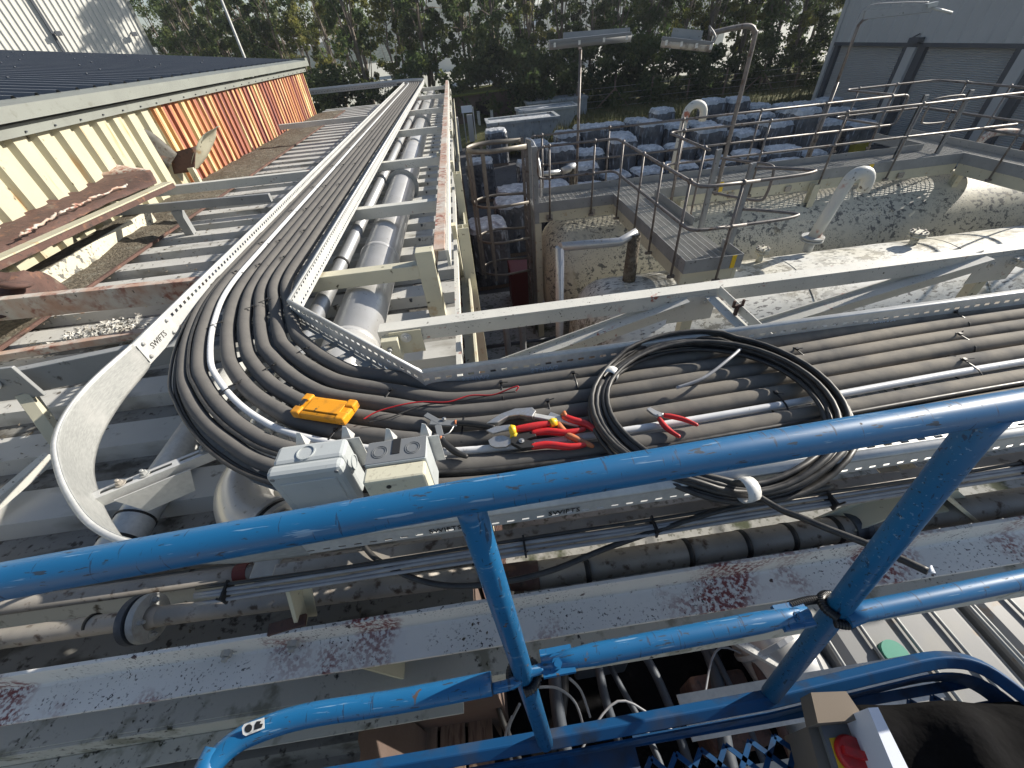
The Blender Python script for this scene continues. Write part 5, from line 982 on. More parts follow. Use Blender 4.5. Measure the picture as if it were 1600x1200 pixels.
# lower pipes
def bands(t, xs, y, z, r, wd=.012):
    for x in xs: mb = MB(); mb.tube([(x, y, z), (x+wd, y, z)], r+.003, 28); mb.build('black_band', 'band', t)
t = thing('banded_clad_pipe', 'dull aluminium clad pipe with black rubber bands below the tray front', 'pipe', (1.5, .60, -1.45))
mb = MB(); mb.tube([(.02, .605, -1.45), (5, .59, -1.45)], .047, 28); mb.build('pipe', 'dull_pipe', t)
mb = MB(); mb.tube([(-.14, .64, -1.47), (-.06, .62, -1.46), (.02, .607, -1.45), (.06, .605, -1.45)], [.036, .044, .050, .048], 28); mb.build('reducer', 'rust', t)
bands(t, (.22, .59, .80, .97, 1.14), .601, -1.45, .047, .018)
mb = MB(); [mb.ring((x, .60, -1.45), (1, 0, 0), .047, .056, .04, 24) for x in (1.20, 1.22)]; mb.box(1.19, 1.27, .53, .57, -1.50, -1.46); mb.build('pipe_clamp', 'darkframe', t)
t = thing('flanged_pipe', 'tarnished pipe with a big bolted flange at lower left', 'pipe', (-1.3, .69, -1.5))
mb = MB(); mb.tube([(-4, .72, -1.5), (-1.33, .69, -1.5), (-.14, .645, -1.47)], .034, 24); mb.build('pipe', 'dull_pipe', t)
bands(t, (-1.58,), .697, -1.5, .034, .012)
fc = at(232, 962, -1.5); fc = Vector((fc.x-.0, .69, -1.5))
for k, m_ in ((-.045, 'darkframe'), (-.018, 'toolblack'), (-.006, 'galv_dull')): mb = MB(); mb.ring(fc + Vector((k, 0, 0)), (1, 0, 0), .034, .082 if k != -.018 else .074, .024 if k != -.018 else .012, 36); mb.build('flange_disc', m_, t)
for a in (.6, 2.2, 3.8, 5.3): mb = MB(); mb.hexbolt(fc + Vector((.018, .058*math.cos(a), .058*math.sin(a))), (1, 0, 0), .010, .012); mb.build('bolt', 'galv_dull', t)
mb = MB(); mb.tube([fc + Vector((.018, 0, 0)), fc + Vector((.05, 0, 0))], [.042, .034], 24); mb.build('collar', 'dull_pipe', t)
t = thing('red_banded_conduit', 'dusty dark conduit behind the flanged pipe with a small red clip', 'pipe', (-1.3, .80, -1.5))
mb = MB(); mb.tube([(-4, .84, -1.5), (-.3, .80, -1.5)], .030, 16); mb.tube([(-4, .93, -1.52), (-.5, .90, -1.52)], .034, 16); mb.build('conduit', 'dull_pipe', t)
c = at(370, 912, -1.48); mb = MB(); mb.ring((c.x-.03, .81, -1.5), (1, 0, 0), .030, .034, .05, 20); mb.build('red_clip', 'redpaint', t)
mb = MB(); q = at(405, 912, -1.46); mb.box(q.x-.05, q.x+.05, .76, .83, -1.55, -1.46); mb.build('clamp_block', 'galv_dull', t, bevel=.006)
t = thing('ribbed_hose', 'grey segmented hose between the banded pipe and the front angle beam', 'hose', (.5, .53, -1.47))
mb = MB(); x = .0
while x < .97: mb.tube([(x, .553-.012*x, -1.475), (x+.050, .553-.012*(x+.05), -1.475)], .024, 18); x += .0515
mb.build('segment', 'galv_dull', t); mb = MB(); mb.tube([(0, .553, -1.475), (1.05, .54, -1.475)], .0228, 14); mb.build('core', 'band', t)
mb = MB(); mb.tube([(.97, .541, -1.475), (1.03, .54, -1.475), (1.08, .538, -1.475)], [.025, .025, .018], 16); mb.build('silver_end', 'clad_pipe', t)
# front angle beam
t = thing('front_angle_beam', 'wide flaking white angle beam crossing the whole foreground behind the blue rails', 'beam', (0, .5, -1.5))
mb = MB(); mb.angle((-4.5, .543, -1.5), (4.8, .515, -1.5), .112, .112, .012, (0, 0, 1), 1); mb.build('beam', 'white_beam', t, bevel=.0015)
def bolt_on(px, py, z=-1.44, r=.017):
    c = aty(px, py, .53); mb = MB(); c.y = .53 - .006; mb.hexbolt(c, (0, -1, .05), r, .018); mb.build('bolt', 'galv_dull', t)
for q in ((358, 1012), (460, 997), (1468, 852), (1527, 842)): bolt_on(*q)
mb = MB(); p = at(420, 985, -1.385); mb.bar(p, at(478, 968, -1.385), .035, .012); mb.build('splice_lug', 'rust', t)
# second lower chord and webs
t = thing('lower_angle_beam', 'mossy white lower beam of the front truss with black peeling patches', 'beam', (0, .4, -1.92))
mb = MB(); mb.box(-4.5, 4.8, .425, .437, -2.0, -1.86); mb.box(-4.5, 4.8, .437, .56, -1.87, -1.858); mb.box(-4.5, -.30, .35, .424, -2.0, -1.988); mb.build('beam', 'white_dirty', t, bevel=.002)
def web(a, b_, lab):
    p = Vector(a); q = Vector(b_); t = thing('web_member', lab, 'beam', a, 'web members of the front truss'); mb = MB(); mb.bar(p, q, .012, .075, (0, 1, 0)); mb.bar(p+Vector((0, .04, 0)), q+Vector((0, .04, 0)), .07, .008, (0, 1, 0)); mb.build('member', 'cream', t, bevel=.001)
web((-.66, .50, -1.52), (-.50, .50, -1.90), 'short cream web plate below the front angle beam, left')
web((-.78, .57, -1.50), (-.70, .60, -1.20), 'cream strut between the lower pipes and the rail, left of the blue post')
web((1.06, .60, -1.50), (1.48, .62, -1.25), 'cream diagonal strut rising right of the coil')
web((1.72, .58, -1.50), (1.42, .62, -1.25), 'white diagonal strut behind the slanting blue post')
web((1.25, .62, -1.48), (1.55, .62, -1.40), 'thin cream cross strut behind the slanting blue post')
# ================================================================== TANKS
def vessel(name, lab, x0, x1, yc, zc, r, m, seams, nozzles):
    t = thing(name, lab, 'tank', ((x0+x1)/2, yc, G)); pr = []
    dl = .48*r
    for k in range(13): a = math.pi/2*k/12; pr.append((max(.002, r*math.sin(a)**.62), x0 + dl*(1-math.cos(a))))
    n0 = len(pr); L_ = x1-x0
    for k in range(1, 24): pr.append((r, dl + (L_-2*dl)*k/24))
    for k in range(13): a = math.pi/2*(12-k)/12; pr.append((max(.002, r*math.sin(a)**.62), L_ - dl*(1-math.cos(a))))
    pr = [(rr, (h if i >= n0 else h - x0)) for i, (rr, h) in enumerate(pr)]
    mb = MB(); mb.lathe(pr, (x0, yc, zc), (1, 0, 0), 64); mb.build('shell', m, t)
    for s_ in seams: mb = MB(); mb.ring((s_, yc, zc), (1, 0, 0), r, r+.006, .018, 64); mb.build('weld_seam', m, t)
    for s_ in (x0+1.4, x1-1.4):
        mb = MB(); mb.box(s_-.15, s_+.15, yc-r*.85, yc+r*.85, G+.1, zc-r*.55); mb.build('saddle', 'concrete', t)
    return t
T1 = vessel('near_storage_tank', 'nearer mottled white horizontal storage tank with short flanged nozzles', 1.42, 14.5, 5.3, -4.2, 1.2, 'tankb', (2.15, 4.75, 7.4, 10.0), ())
T2 = vessel('far_storage_tank', 'farther cream horizontal storage tank spotted with mould under the walkway', 1.36, 12.35, 8.35, -4.15, 1.15, 'tank', (2.0, 5.2, 8.3, 11.6), ())
def nozzle(t, x, yc, h, r, fr_, m='tank'):
    z = -4.2+1.2 if t is T1 else -3.0
    mb = MB(); mb.tube([(x, yc, z-.1), (x, yc, z+h)], r, 16); mb.build('nozzle', m, t)
    mb = MB(); mb.tube([(x, yc, z+h), (x, yc, z+h+.035)], fr_, 20); mb.tube([(x, yc, z+h-.04), (x, yc, z+h-.005)], fr_, 20); mb.build('nozzle_flange', m, t)
    mb = MB()
    for k in range(6): a = k*math.pi/3; mb.tube([(x+fr_*.75*math.cos(a), yc+fr_*.75*math.sin(a), z+h+.03), (x+fr_*.75*math.cos(a), yc+fr_*.75*math.sin(a), z+h+.06)], .014, 6)
    mb.build('nozzle_bolt', 'dull_pipe', t)
nozzle(T1, 6.9, 5.45, .16, .055, .12); nozzle(T1, 4.42, 5.55, .16, .05, .10)
# goose-neck vents
def gooseneck(lab, base, top, out, r, flange=True):
    b_ = Vector(base); t_ = Vector(top); o_ = Vector(out); t = thing('gooseneck_vent', lab, 'vent pipe', base); pth = [b_, b_.lerp(t_, .5), t_]; R_ = (o_ - t_).length/2; mid = (t_+o_)/2; dv = (o_-t_).normalized()
    for k in range(1, 10): a = math.pi*k/10; pth.append(mid - dv*R_*math.cos(a) + Vector((0, 0, R_*math.sin(a))))
    pth += [o_, o_ - Vector((0, 0, .12))]
    mb = MB(); mb.tube(pth, r, 20); mb.build('pipe', 'whitepipe', t)
    if flange:
        mb = MB(); mb.tube([b_, b_+Vector((0, 0, .03))], r*1.9, 22); mb.tube([b_+Vector((0, 0, .04)), b_+Vector((0, 0, .07))], r*1.9, 22); mb.tube([b_-Vector((0, 0, .18)), b_], r*.8, 16); mb.build('base_flange', 'galv_dull', t)
M['whitepipe'] = mat('off_white_pipe_paint', (.56, .56, .52), .5, 0, [dict(sc=2.5, th=.62, w=.03, col=(.38, .13, .08)), dict(sc=14, th=.66, w=.03, col=(.12, .10, .08))])
gooseneck('big off-white goose-neck vent standing on the near tank', (5.35, 5.72, -2.86), (5.55, 5.75, -2.05), (5.85, 5.72, -2.05), .085)
gooseneck('slim off-white goose-neck vent behind the walkway handrails', (4.55, 9.3, -2.6), (4.62, 9.3, -1.55), (5.0, 9.3, -1.55), .075, False)
t = thing('rusty_vent_pipe', 'rusty curved vent pipe at the right-hand edge behind the walkway', 'vent pipe', tuple(aty(1530, 240, 9.6)))
mb = MB(); mb.tube(spline([aty(1505, 300, 9.6), aty(1522, 240, 9.6), aty(1540, 214, 9.6), aty(1575, 206, 9.6), aty(1640, 214, 9.6)], 8), .075, 14); mb.build('pipe', 'rustpaint', t)
mb = MB(); mb.tube([aty(1610, 215, 9.8), aty(1585, 262, 9.8)], .08, 14); mb.build('leg', 'rust', t)
# insulated feed pipes with silver cladding
t = thing('clad_feed_pipe', 'bright aluminium clad pipe bending down beside the near tank end', 'pipe', (2.1, 5.6, -2.6))
yq = 5.45; e = [at(985, 365, -2.35), ]; A0 = aty(992, 365, yq); A1 = aty(968, 378, yq); A2 = aty(875, 386, yq-.3)
mb = MB(); mb.tube([A0 + Vector((.03, 0, .02)), A1, A2], .062, 20); mb.build('horizontal_run', 'clad_pipe', t)
mb = MB(); mb.tube([A2, Vector((A2.x, A2.y, G+.3))], .062, 20); mb.build('downpipe', 'clad_pipe', t)
mb = MB(); mb.tube([A0, Vector((A0.x, A0.y, -3.15))], [.085, .10], 20); tag(mb.build('insulation', 'dirt', t), 'dark mossy insulated upright')
t = thing('clad_vent_pipe', 'short silver clad pipe bend behind the walkway toe board', 'pipe', (2.2, 9.4, -2.4))
A0 = aty(896, 262, 9.4); A1 = aty(878, 268, 9.4); A2 = aty(832, 274, 9.4)
mb = MB(); mb.tube([A0+Vector((.05, 0, .03)), A1], .075, 18); mb.tube([A1, A2], .052, 16); mb.build('cladding', 'clad_pipe', t)
mb = MB(); mb.tube([A0, A0-Vector((0, 0, 1.6))], .085, 18); mb.build('insulation', 'dirt', t)

# ================================================================== WALKWAY
ZP = -2.62; YN = 7.95; YF = 8.85; XS0 = 2.78; XS1 = 3.60; YE = 4.84; XR = 10.0
t = thing('tank_walkway', 'galvanised grating walkway with toe boards on cream beams over the tanks', 'walkway', (4, 8, G))
def grating(x0, x1, y0, y1, along='x'):
    mb = MB()
    if along == 'x':      # bearing bars run across (y), rods along x
        for x in np.arange(x0, x1, .034): mb.box(x, x+.004, y0, y1, ZP-.03, ZP)
        for y in np.arange(y0+.03, y1, .10): mb.box(x0, x1, y, y+.006, ZP-.008, ZP+.001)
    else:
        for y in np.arange(y0, y1, .034): mb.box(x0, x1, y, y+.004, ZP-.03, ZP)
        for x in np.arange(x0+.03, x1, .10): mb.box(x, x+.006, y0, y1, ZP-.008, ZP+.001)
    return mb.build('grating', 'grate', t)
grating(1.2, XR, YN, YF, 'y'); grating(XS0, XS1, YE, YN-.01, 'y'); grating(XR+.003, 10.9, 5.0, 10.2, 'y')
# cross bars of spans: stiff seams
mb = MB()
def toe(p, q): mb.bar((p[0], p[1], ZP+.035), (q[0], q[1], ZP+.035), .008, .19)
toe((1.2, YF), (XR, YF)); toe((1.2, YN), (XS0, YN)); toe((XS0, YN), (XS0, YE)); toe((XS0, YE), (XS1, YE)); toe((XS1, YE), (XS1, 5.4)); toe((XS1, 6.3), (XS1, YN)); toe((XS1, YN), (XR, YN)); toe((XR, YN), (XR, 5.0)); toe((10.9, 4.8), (10.9, 10.2)); toe((XR, YF), (XR, 10.2))
mb.build('toe_board', 'toe', t)
mb = MB()
def chan(p, q): mb.bar((p[0], p[1], ZP-.16), (q[0], q[1], ZP-.16), .05, .19)
chan((1.2, YN+.04), (XR, YN+.04)); chan((1.2, YF-.04), (XR, YF-.04)); chan((XS0+.04, YN), (XS0+.04, YE+.05)); chan((XS1-.04, YN), (XS1-.04, YE+.05)); chan((XS0, YE+.08), (XS1, YE+.08)); chan((XR+.04, YN), (XR+.04, 4.8)); chan((10.86, 10.2), (10.86, 4.8))
mb.build('support_beam', 'cream', t, bevel=.004)
for (x, y) in ((1.27, 8.0), (1.27, 8.8), (4.15, 7.85), (6.9, 7.85), (XR+.1, 7.9), (2.85, 6.9), (4.15, 8.8), (6.9, 8.8)):
    mb = MB(); mb.ibeam((x, y, G+.1), (x, y, ZP-.26 if y != 7.85 else ZP-.10), .13, .13, .012, (0, 1, 0)); mb.build('column', 'cream', t)
for x in (1.5, 2.35, 3.9, 5.2, 6.4, 7.6, 8.8): mb = MB(); mb.box(x-.06, x+.06, YN-.03, YN-.003, ZP-.21, ZP-.11); mb.build('base_clip', 'dull_pipe', t)
for x in (4.9, 8.0): mb = MB(); mb.box(x, x+.09, YN-.012, YN-.006, ZP-.06, ZP+.12); mb.build('yellow_mark', 'yellow', t)
mb = MB(); mb.box(XS1-.16, XS1-.10, YE-.012, YE-.006, ZP-.055, ZP+.125); mb.build('yellow_mark', 'yellow', t)
# handrails
HR = 1.08; KR = .56
def handrail(lab, pts, posts, r=.021, ends=False, side=-.03, nm='handrail'):
    """pts: plan polyline; posts: list of (x,y)"""
    t = thing(nm, lab, 'handrail', (pts[0][0], pts[0][1], ZP), 'handrails of the tank walkway')
    for z, n2 in ((ZP+HR, 'top_rail'), (ZP+KR, 'knee_rail')):
        P = [Vector((x, y, z)) for x, y in pts]; out = [P[0]]
        for i in range(1, len(P)-1):
            a = (P[i-1]-P[i]); b_ = (P[i+1]-P[i]); q = min(.16, a.length*.4, b_.length*.4); a = P[i]+a.normalized()*q; b2 = P[i]+b_.normalized()*q
            for k in range(6): u = k/5; out.append(a*(1-u)**2 + P[i]*2*u*(1-u) + b2*u*u)
        out.append(P[-1]); mb = MB(); mb.tube(out, r, 10); mb.build(n2, 'rail', t)
    if ends:
        for e_ in ends:
            x, y, dx, dy = e_; q = spline([(x, y, ZP+HR), (x+dx*.10, y+dy*.10, ZP+HR-.03), (x+dx*.13, y+dy*.13, ZP+HR-.13), (x+dx*.13, y+dy*.13, ZP+KR+.13), (x+dx*.10, y+dy*.10, ZP+KR+.03), (x, y, ZP+KR)], 4); mb = MB(); mb.tube(q, r, 10); mb.build('return_bend', 'rail', t)
    for x, y in posts:
        mb = MB(); mb.tube([(x, y, ZP-.19), (x, y, ZP+HR-.01)], r*.85, 10); mb.lathe([(.005, -.036), (.025, -.026), (.035, 0), (.025, .026), (.005, .036)], (x, y, ZP+HR+.003), (0, 0, 1), 12); mb.lathe([(.005, -.033), (.023, -.024), (.032, 0), (.023, .024), (.005, .033)], (x, y, ZP+KR), (0, 0, 1), 12); mb.box(x-.05, x+.05, y-.02, y+.02, ZP-.21, ZP-.17); mb.build('post', 'rail', t)
    return t
yn = YN-.06; yf = YF+.06; xs0 = XS0-.06; xs1 = XS1+.06; ye = YE-.06
handrail('handrail along the far side of the walkway, behind all the others', [(1.42, yf), (9.0, yf)], [(1.55, yf), (2.9, yf), (4.4, yf), (6.0, yf), (7.35, yf), (8.75, yf)], ends=[(1.42, yf, -1, 0), (9.0, yf, 1, 0)])
handrail('handrail turning the corner from the ladder end along the near spur, with curved end', [(1.42, yn), (xs0, yn), (xs0, ye), (XS1-.15, ye)], [(1.5, yn), (2.32, yn), (xs0, 7.55), (xs0, 6.6), (xs0, 5.9), (xs0, 5.05), (3.25, ye)], ends=[(1.42, yn, -1, 0)])
handrail('handrail on the right of the spur, looping back near the mesh gate post', [(XR+.7, yn), (8.0, yn), (xs1, yn), (xs1, 6.4)], [(3.95, yn), (5.55, yn), (7.0, yn), (8.45, yn), (xs1, 7.35), (xs1, 6.55)])
handrail('zig-zag handrail at the right-hand end of the walkway', [(XR+1.0, 9.4), (10.96, 10.2), (8.75, 10.2), (8.9, 9.0)], [(10.96, 9.5), (10.0, 10.2), (9.1, 10.2)])
handrail('handrail running out of frame at the right', [(10.96, 10.2), (10.96, 5.0)], [(10.96, 8.6), (10.96, 7.0), (10.96, 5.6)])
handrail('near handrail of the right-hand walkway arm', [(XR-.06, yn-.1), (XR-.06, 5.0)], [(XR-.06, 7.2), (XR-.06, 6.0)])
# gate loops by the spur end
t = thing('safety_gate', 'grey steel loop gate with flat posts at the end of the spur', 'gate', (xs1, 5.4, ZP))
gz0 = ZP+KR; gz1 = ZP+HR
for (x, y) in ((xs1, 6.15), (xs1, 5.3)): mb = MB(); mb.box(x-.045, x+.045, y-.012, y+.012, ZP-.2, gz1+.06); mb.box(x-.045, x-.033, y-.06, y+.0, ZP-.2, gz1+.06); mb.build('flat_post', 'toe', t)
for z in (gz1-.04, gz0):
    q = [(xs1+.03, 6.13, z), (xs1+.03, 5.45, z)]; 
mb = MB(); mb.tube(spline([(xs1+.03, 6.1, gz1-.05), (xs1+.25, 5.75, gz1-.05), (xs1+.42, 5.52, gz1-.06), (xs1+.44, 5.45, gz1-.15), (xs1+.44, 5.45, gz0+.12), (xs1+.40, 5.5, gz0+.02), (xs1+.22, 5.78, gz0), (xs1+.03, 6.1, gz0)], 6), .019, 10); mb.build('gate_loop', 'rail', t)
mb = MB()
for z in (gz1, gz0): mb.tube(spline([(3.25, ye, z), (3.9, ye+.02, z), (4.18, ye+.08, z), (4.2, ye+.16, z), (3.95, 5.15, z), (3.7, 5.3, z)], 6), .020, 10)
mb.build('corner_loop', 'rail', t)
# far gate box at right
t = thing('far_safety_gate', 'far steel gate with looped tubes between two flat posts, upper right', 'gate', (9.2, 8.6, ZP))
for x in (9.15, 10.1): mb = MB(); mb.box(x-.05, x+.05, 8.55, 8.58, ZP-.1, gz1+.02); mb.box(x-.05, x-.035, 8.48, 8.58, ZP-.1, gz1+.02); mb.build('flat_post', 'toe', t)
mb = MB(); mb.tube(spline([(9.3, 8.5, gz1-.06), (9.75, 8.5, gz1-.04), (9.95, 8.5, gz1-.08), (9.98, 8.5, gz0+.2), (9.9, 8.5, gz0+.05), (9.35, 8.5, gz0+.05), (9.26, 8.5, gz0+.15), (9.26, 8.5, gz1-.16)], 6, True), .018, 10, closed=True); mb.build('gate_loop', 'rail', t)
# ladder with safety cage
t = thing('caged_ladder', 'steel access ladder with hooped safety cage at the left end of the walkway', 'ladder', (1.05, 8.3, G))
lx = 1.12; y0, y1 = 8.10, 8.62
for y in (y0, y1): mb = MB(); mb.box(lx-.03, lx+.03, y-.008, y+.008, G+.1, ZP+HR+.05); mb.build('stile', 'rail', t)
for k in range(11): z = G+.35+k*.27; mb = MB(); mb.tube([(lx, y0, z), (lx, y1, z)], .013, 8); mb.build('rung', 'rail', t)
def hoop(z, flat=.06):
    mb = MB(); cy_ = (y0+y1)/2; pts = [(lx, y1+.04)] 
    for k in range(0, 21): a = math.pi/2 + math.pi*k/20; pts.append((lx-.55+.36*math.cos(a)*1.45, cy_ + .40*math.sin(a)))
    pts.append((lx, y0-.04)); vs = []; n_ = len(pts)
    for x, y in pts: vs += [(x, y, z-flat/2), (x, y, z+flat/2)]
    mb.add(vs, [(2*i, 2*i+2, 2*i+3, 2*i+1) for i in range(n_-1)], True); mb.build('cage_hoop', 'cagesteel', t, solid=.008); return pts
M['cagesteel'] = mat('cage_flat_steel', (.24, .22, .19), .5, .3, [dict(sc=8, th=.5, w=.15, col=(.18, .16, .14))])
for z in (ZP+HR, ZP+HR-.95, ZP+HR-1.65, ZP+HR-2.35): hp = hoop(z, .08 if z > -1.6 else .05)
for k in (4, 8, 11, 14, 18): x, y = hp[k]; mb = MB(); mb.box(x-.024, x+.024, y-.012, y+.012, ZP-1.4, ZP+HR-.03); mb.build('cage_strap', 'cagesteel', t)
for y in (y0-.10, y1+.12): mb = MB(); mb.box(1.20, 1.30, y-.04, y+.04, G+.1, ZP+HR); mb.build('stanchion', 'toe', t, bevel=.005)
mb = MB(); mb.tube(spline([(1.22, y1+.12, ZP+HR), (1.32, y1-.1, ZP+HR-.05), (1.36, y0, ZP+HR-.4), (1.36, y0-.05, ZP+.2)], 8), .022, 8); mb.build('grab_bar', 'clad_pipe', t)
# ------------------------------------------------------------------ lamps
def batten(t, c, d, ln, tilt=0, two=False, m='lens'):
    d = Vector(d).normalized(); mb = MB(); a = c - d*ln/2; b_ = c + d*ln/2
    mb.bar(a + Vector((0, 0, .045)), b_ + Vector((0, 0, .045)), .13, .05); mb.build('housing', 'boxdark', t, bevel=.01)
    mb = MB(); mb.tube([a, b_], .062, 12); mb.build('diffuser', m, t)
    mb = MB()
    for k in (.06, .36, .66, .94): p = a.lerp(b_, k); mb.box(p.x-.018, p.x+.018, p.y-.072, p.y+.072, p.z-.03, p.z+.03)
    mb.build('clip', 'tape', t)
t = thing('double_lamp_post', 'lamp post with two crossing fluorescent battens above the walkway, left of the pair', 'lamp post', (2.35, 8.95, ZP), 'walkway lamp posts')
c1 = aty(907, 78, 8.98); mb = MB(); mb.tube([(c1.x, 8.98, ZP-.2), (c1.x, 8.98, c1.z)], .027, 10); mb.build('pole', 'rail', t)
ca = aty(858, 71, 8.9); cb = aty(985, 58, 8.9); cc = (ca+cb)/2; batten(t, Vector((cc.x, 8.9, cc.z)), (cb-ca), (cb-ca).length, m='boxdark')
ca = aty(880, 58, 9.2); cb = aty(984, 50, 9.2); mb = MB(); mb.bar(ca, cb, .03, .12, (0, .3, 1)); mb.build('reflector_plate', 'toe', t); mb = MB(); mb.bar((c1.x, 8.98, c1.z), (c1.x, 9.2, c1.z+.1), .05, .03); mb.build('bracket', 'rail', t)
t = thing('curved_lamp_post', 'tall curved-arm lamp post with a pale tubular lamp, right of the double lamp', 'lamp post', (4.95, 7.9, ZP), 'walkway lamp posts')
pb = aty(1130, 262, 7.9); p1 = aty(1176, 62, 7.9); mb = MB(); zt = aty(1160, 40, 7.9); xm = (pb.x+p1.x)/2
mb.tube(spline([(xm, 7.9, ZP-.1), (xm, 7.9, -1.6), (xm, 7.9, p1.z-.05), (xm-.03, 7.9, p1.z+.10), (xm-.14, 7.9, p1.z+.17), (xm-.4, 7.9, p1.z+.165), (xm-.75, 7.9, p1.z+.13)], 8), .036, 14); mb.build('pole', 'rail', t)
ca = aty(1034, 66, 7.9); cb = aty(1112, 74, 7.7); batten(t, (ca+cb)/2, (cb-ca), (cb-ca).length)
mb = MB(); q = (ca+cb)/2 + Vector((.04, .1, .12)); mb.bar(q - (cb-ca)*.32, q + (cb-ca)*.28, .02, .12, (0, .2, 1)); mb.build('mounting_plate', 'toe', t)
mb = MB(); mb.tube(spline([cb + Vector((0, .06, .04)), cb + Vector((.06, .06, .12)), cb + Vector((-.05, .1, .25)), (xm-.75, 7.9, p1.z+.14)], 8), .012, 8); mb.build('lamp_cable', 'greycable', t)
t = thing('bracket_lamp_post', 'slanting-looking lamp post with long flat arm in front of the shuttered building', 'lamp post', (7.4, 8.95, ZP), 'walkway lamp posts')
p1 = aty(1345, 32, 8.95); mb = MB(); mb.tube([(7.45, 8.95, ZP-.35), (7.45, 8.95, -1.2)], .034, 12); mb.tube([(7.45, 8.95, -1.2), (7.45, 8.95, p1.z-.06), (7.50, 8.95, p1.z), (7.60, 8.95, p1.z+.03)], .026, 12); mb.build('pole', 'rail', t)
ca = aty(1350, 24, 8.95); cb = aty(1455, 12, 8.95); mb = MB(); mb.bar(ca, cb, .04, .12, (0, .2, 1)); mb.build('arm_plate', 'toe', t)
mb = MB(); cc = cb; mb.bar(cc + Vector((-.12, 0, .03)), cc + Vector((.06, 0, .05)), .10, .06); mb.tube([cc, aty(1487, 20, 8.95)], .022, 8); mb.build('lamp_head', 'boxgrey', t)
mb = MB(); mb.tube(spline([ca+Vector((-.1, 0, -.1)), ca+Vector((0, 0, .12)), ca.lerp(cb, .5)+Vector((0, 0, .12)), cb+Vector((-.1, 0, .08))], 8), .008, 6); mb.build('lamp_cable', 'greycable', t)

# ------------------------------------------------------------------ clutter below: between roof and tanks
t = thing('lower_grating_floor', 'dark mesh floor panel far below between the roof edge and the tanks', 'grating', (.9, 4.6, -4.6))
mb = MB(); zf = -4.5
for x in np.arange(.15, 1.35, .05): mb.box(x, x+.008, 3.4, 5.2, zf-.02, zf)
for y in np.arange(3.4, 5.2, .06): mb.box(.15, 1.35, y, y+.008, zf-.02, zf-.002)
mb.build('mesh', 'toe', t); mb = MB(); mb.box(.15, 1.35, 3.3, 3.4, zf-.2, zf); mb.box(.15, 1.35, 5.2, 5.3, zf-.2, zf); mb.build('edge_beam', 'toe', t)
for k, (x, y) in enumerate(((.32, 6.0), (.62, 6.1))):
    mb = MB(); mb.tube(spline([(x, y, G+.1), (x, y, -4.1), (x, y+.02, -3.9), (x, y+.1, -3.8)], 6), .06, 12); tag(mb.build('stub_pipe', 'clad_pipe'), ['left', 'right'][k] + ' pale upright stub pipe in the dark gap beside the tanks', 'pipe', 'stub pipes in the gap')
for k, (y, z) in enumerate(((6.6, -4.0), (6.2, -4.45), (5.6, -4.6))):
    mb = MB(); mb.tube([(-.1, y, z), (1.3, y, z)], .035, 10); tag(mb.build('dark_pipe', 'darkframe'), ['topmost', 'middle', 'lowest'][k] + ' dark horizontal pipe in the gap beside the tanks', 'pipe', 'dark pipes in the gap')
mb = MB(); mb.box(.75, 1.35, 9.4, 10.2, G+.1, G+1.15); tag(mb.build('red_cabinet', 'redpaint', bevel=.03), 'dark red cabinet glimpsed behind the ladder cage', 'cabinet')
# ------------------------------------------------------------------ clutter below the front truss
t = thing('plank_stack', 'brown timber planks standing on edge far below the blue rails', 'planks', (-.5, .5, G))
for k in range(3):
    x = -.90 + k*.19; mb = MB(); mb.box(x, x+.17, -.6+.1*k, 1.4, -3.62-.02*k, -3.58-.02*k); mb.build('plank', 'wood', t, bevel=.004)
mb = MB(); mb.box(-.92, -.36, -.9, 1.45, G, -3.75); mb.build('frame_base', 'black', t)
def ibc(x, y, lab):
    t = thing('liquid_container', lab, 'liquid container', (x, y, G), 'white liquid containers below'); mb = MB(); mb.box(x, x+1.0, y, y+1.15, -4.3, -3.15); mb.build('tank', 'ibc', t, bevel=.08)
    mb = MB(); mb.tube([(x+.32, y+.38, -3.15), (x+.32, y+.38, -3.10)], .075, 20); mb.build('cap', 'green', t)
    mb = MB(); 
    for k in range(5): xx = x-.02+k*.26; mb.tube([(xx, y-.03, -3.12), (xx, y-.03, -4.4)], .012, 6); mb.tube([(xx, y-.03, -3.13), (xx, y+1.18, -3.13)], .012, 6)
    for z in (-3.13, -3.5, -3.9, -4.3): mb.tube([(x-.02, y-.03, z), (x+1.02, y-.03, z)], .012, 6)
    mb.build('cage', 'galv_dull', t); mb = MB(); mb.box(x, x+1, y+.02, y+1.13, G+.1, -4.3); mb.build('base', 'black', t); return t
ibc(1.95, .1, 'white plastic liquid container with green cap, below the slanting blue post'); ibc(3.02, .05, 'white plastic liquid container in the middle of the row at lower right'); ibc(4.10, 0, 'white plastic liquid container at the far right of the row')
t = thing('waste_drum', 'grey round bin lying beside the white containers below', 'drum', (1.65, .5, G)); mb = MB(); mb.tube([(1.6, .9, -3.3), (1.85, .15, -3.5)], .24, 28); mb.ring((1.66, .72, -3.345), (.3, -.9, -.24), .24, .26, .03, 28); mb.build('body', 'grey_pipe', t)
mb = MB(); mb.bar((1.15, .9, -3.2), (1.85, .3, -3.2), .05, .04); tag(mb.build('timber_batten', 'tape'), 'white batten lying across the dark gap under the slanting post', 'batten')
mb = MB(); mb.box(.30, 1.1, -.35, .09, -2.50, -2.48); tag(mb.build('painted_panel', 'white_dirty'), 'pale scuffed panel seen through the basket mesh floor', 'panel'); mb = MB(); mb.box(.62, 1.75, .18, .34, -2.30, -2.29); tag(mb.build('aluminium_plate', 'galv'), 'bright scuffed aluminium plate below the lower blue frame', 'plate')
t = thing('white_hoses', 'thin white hoses looping down in the dark behind the blue post', 'hose', (.1, .4, -2.6))
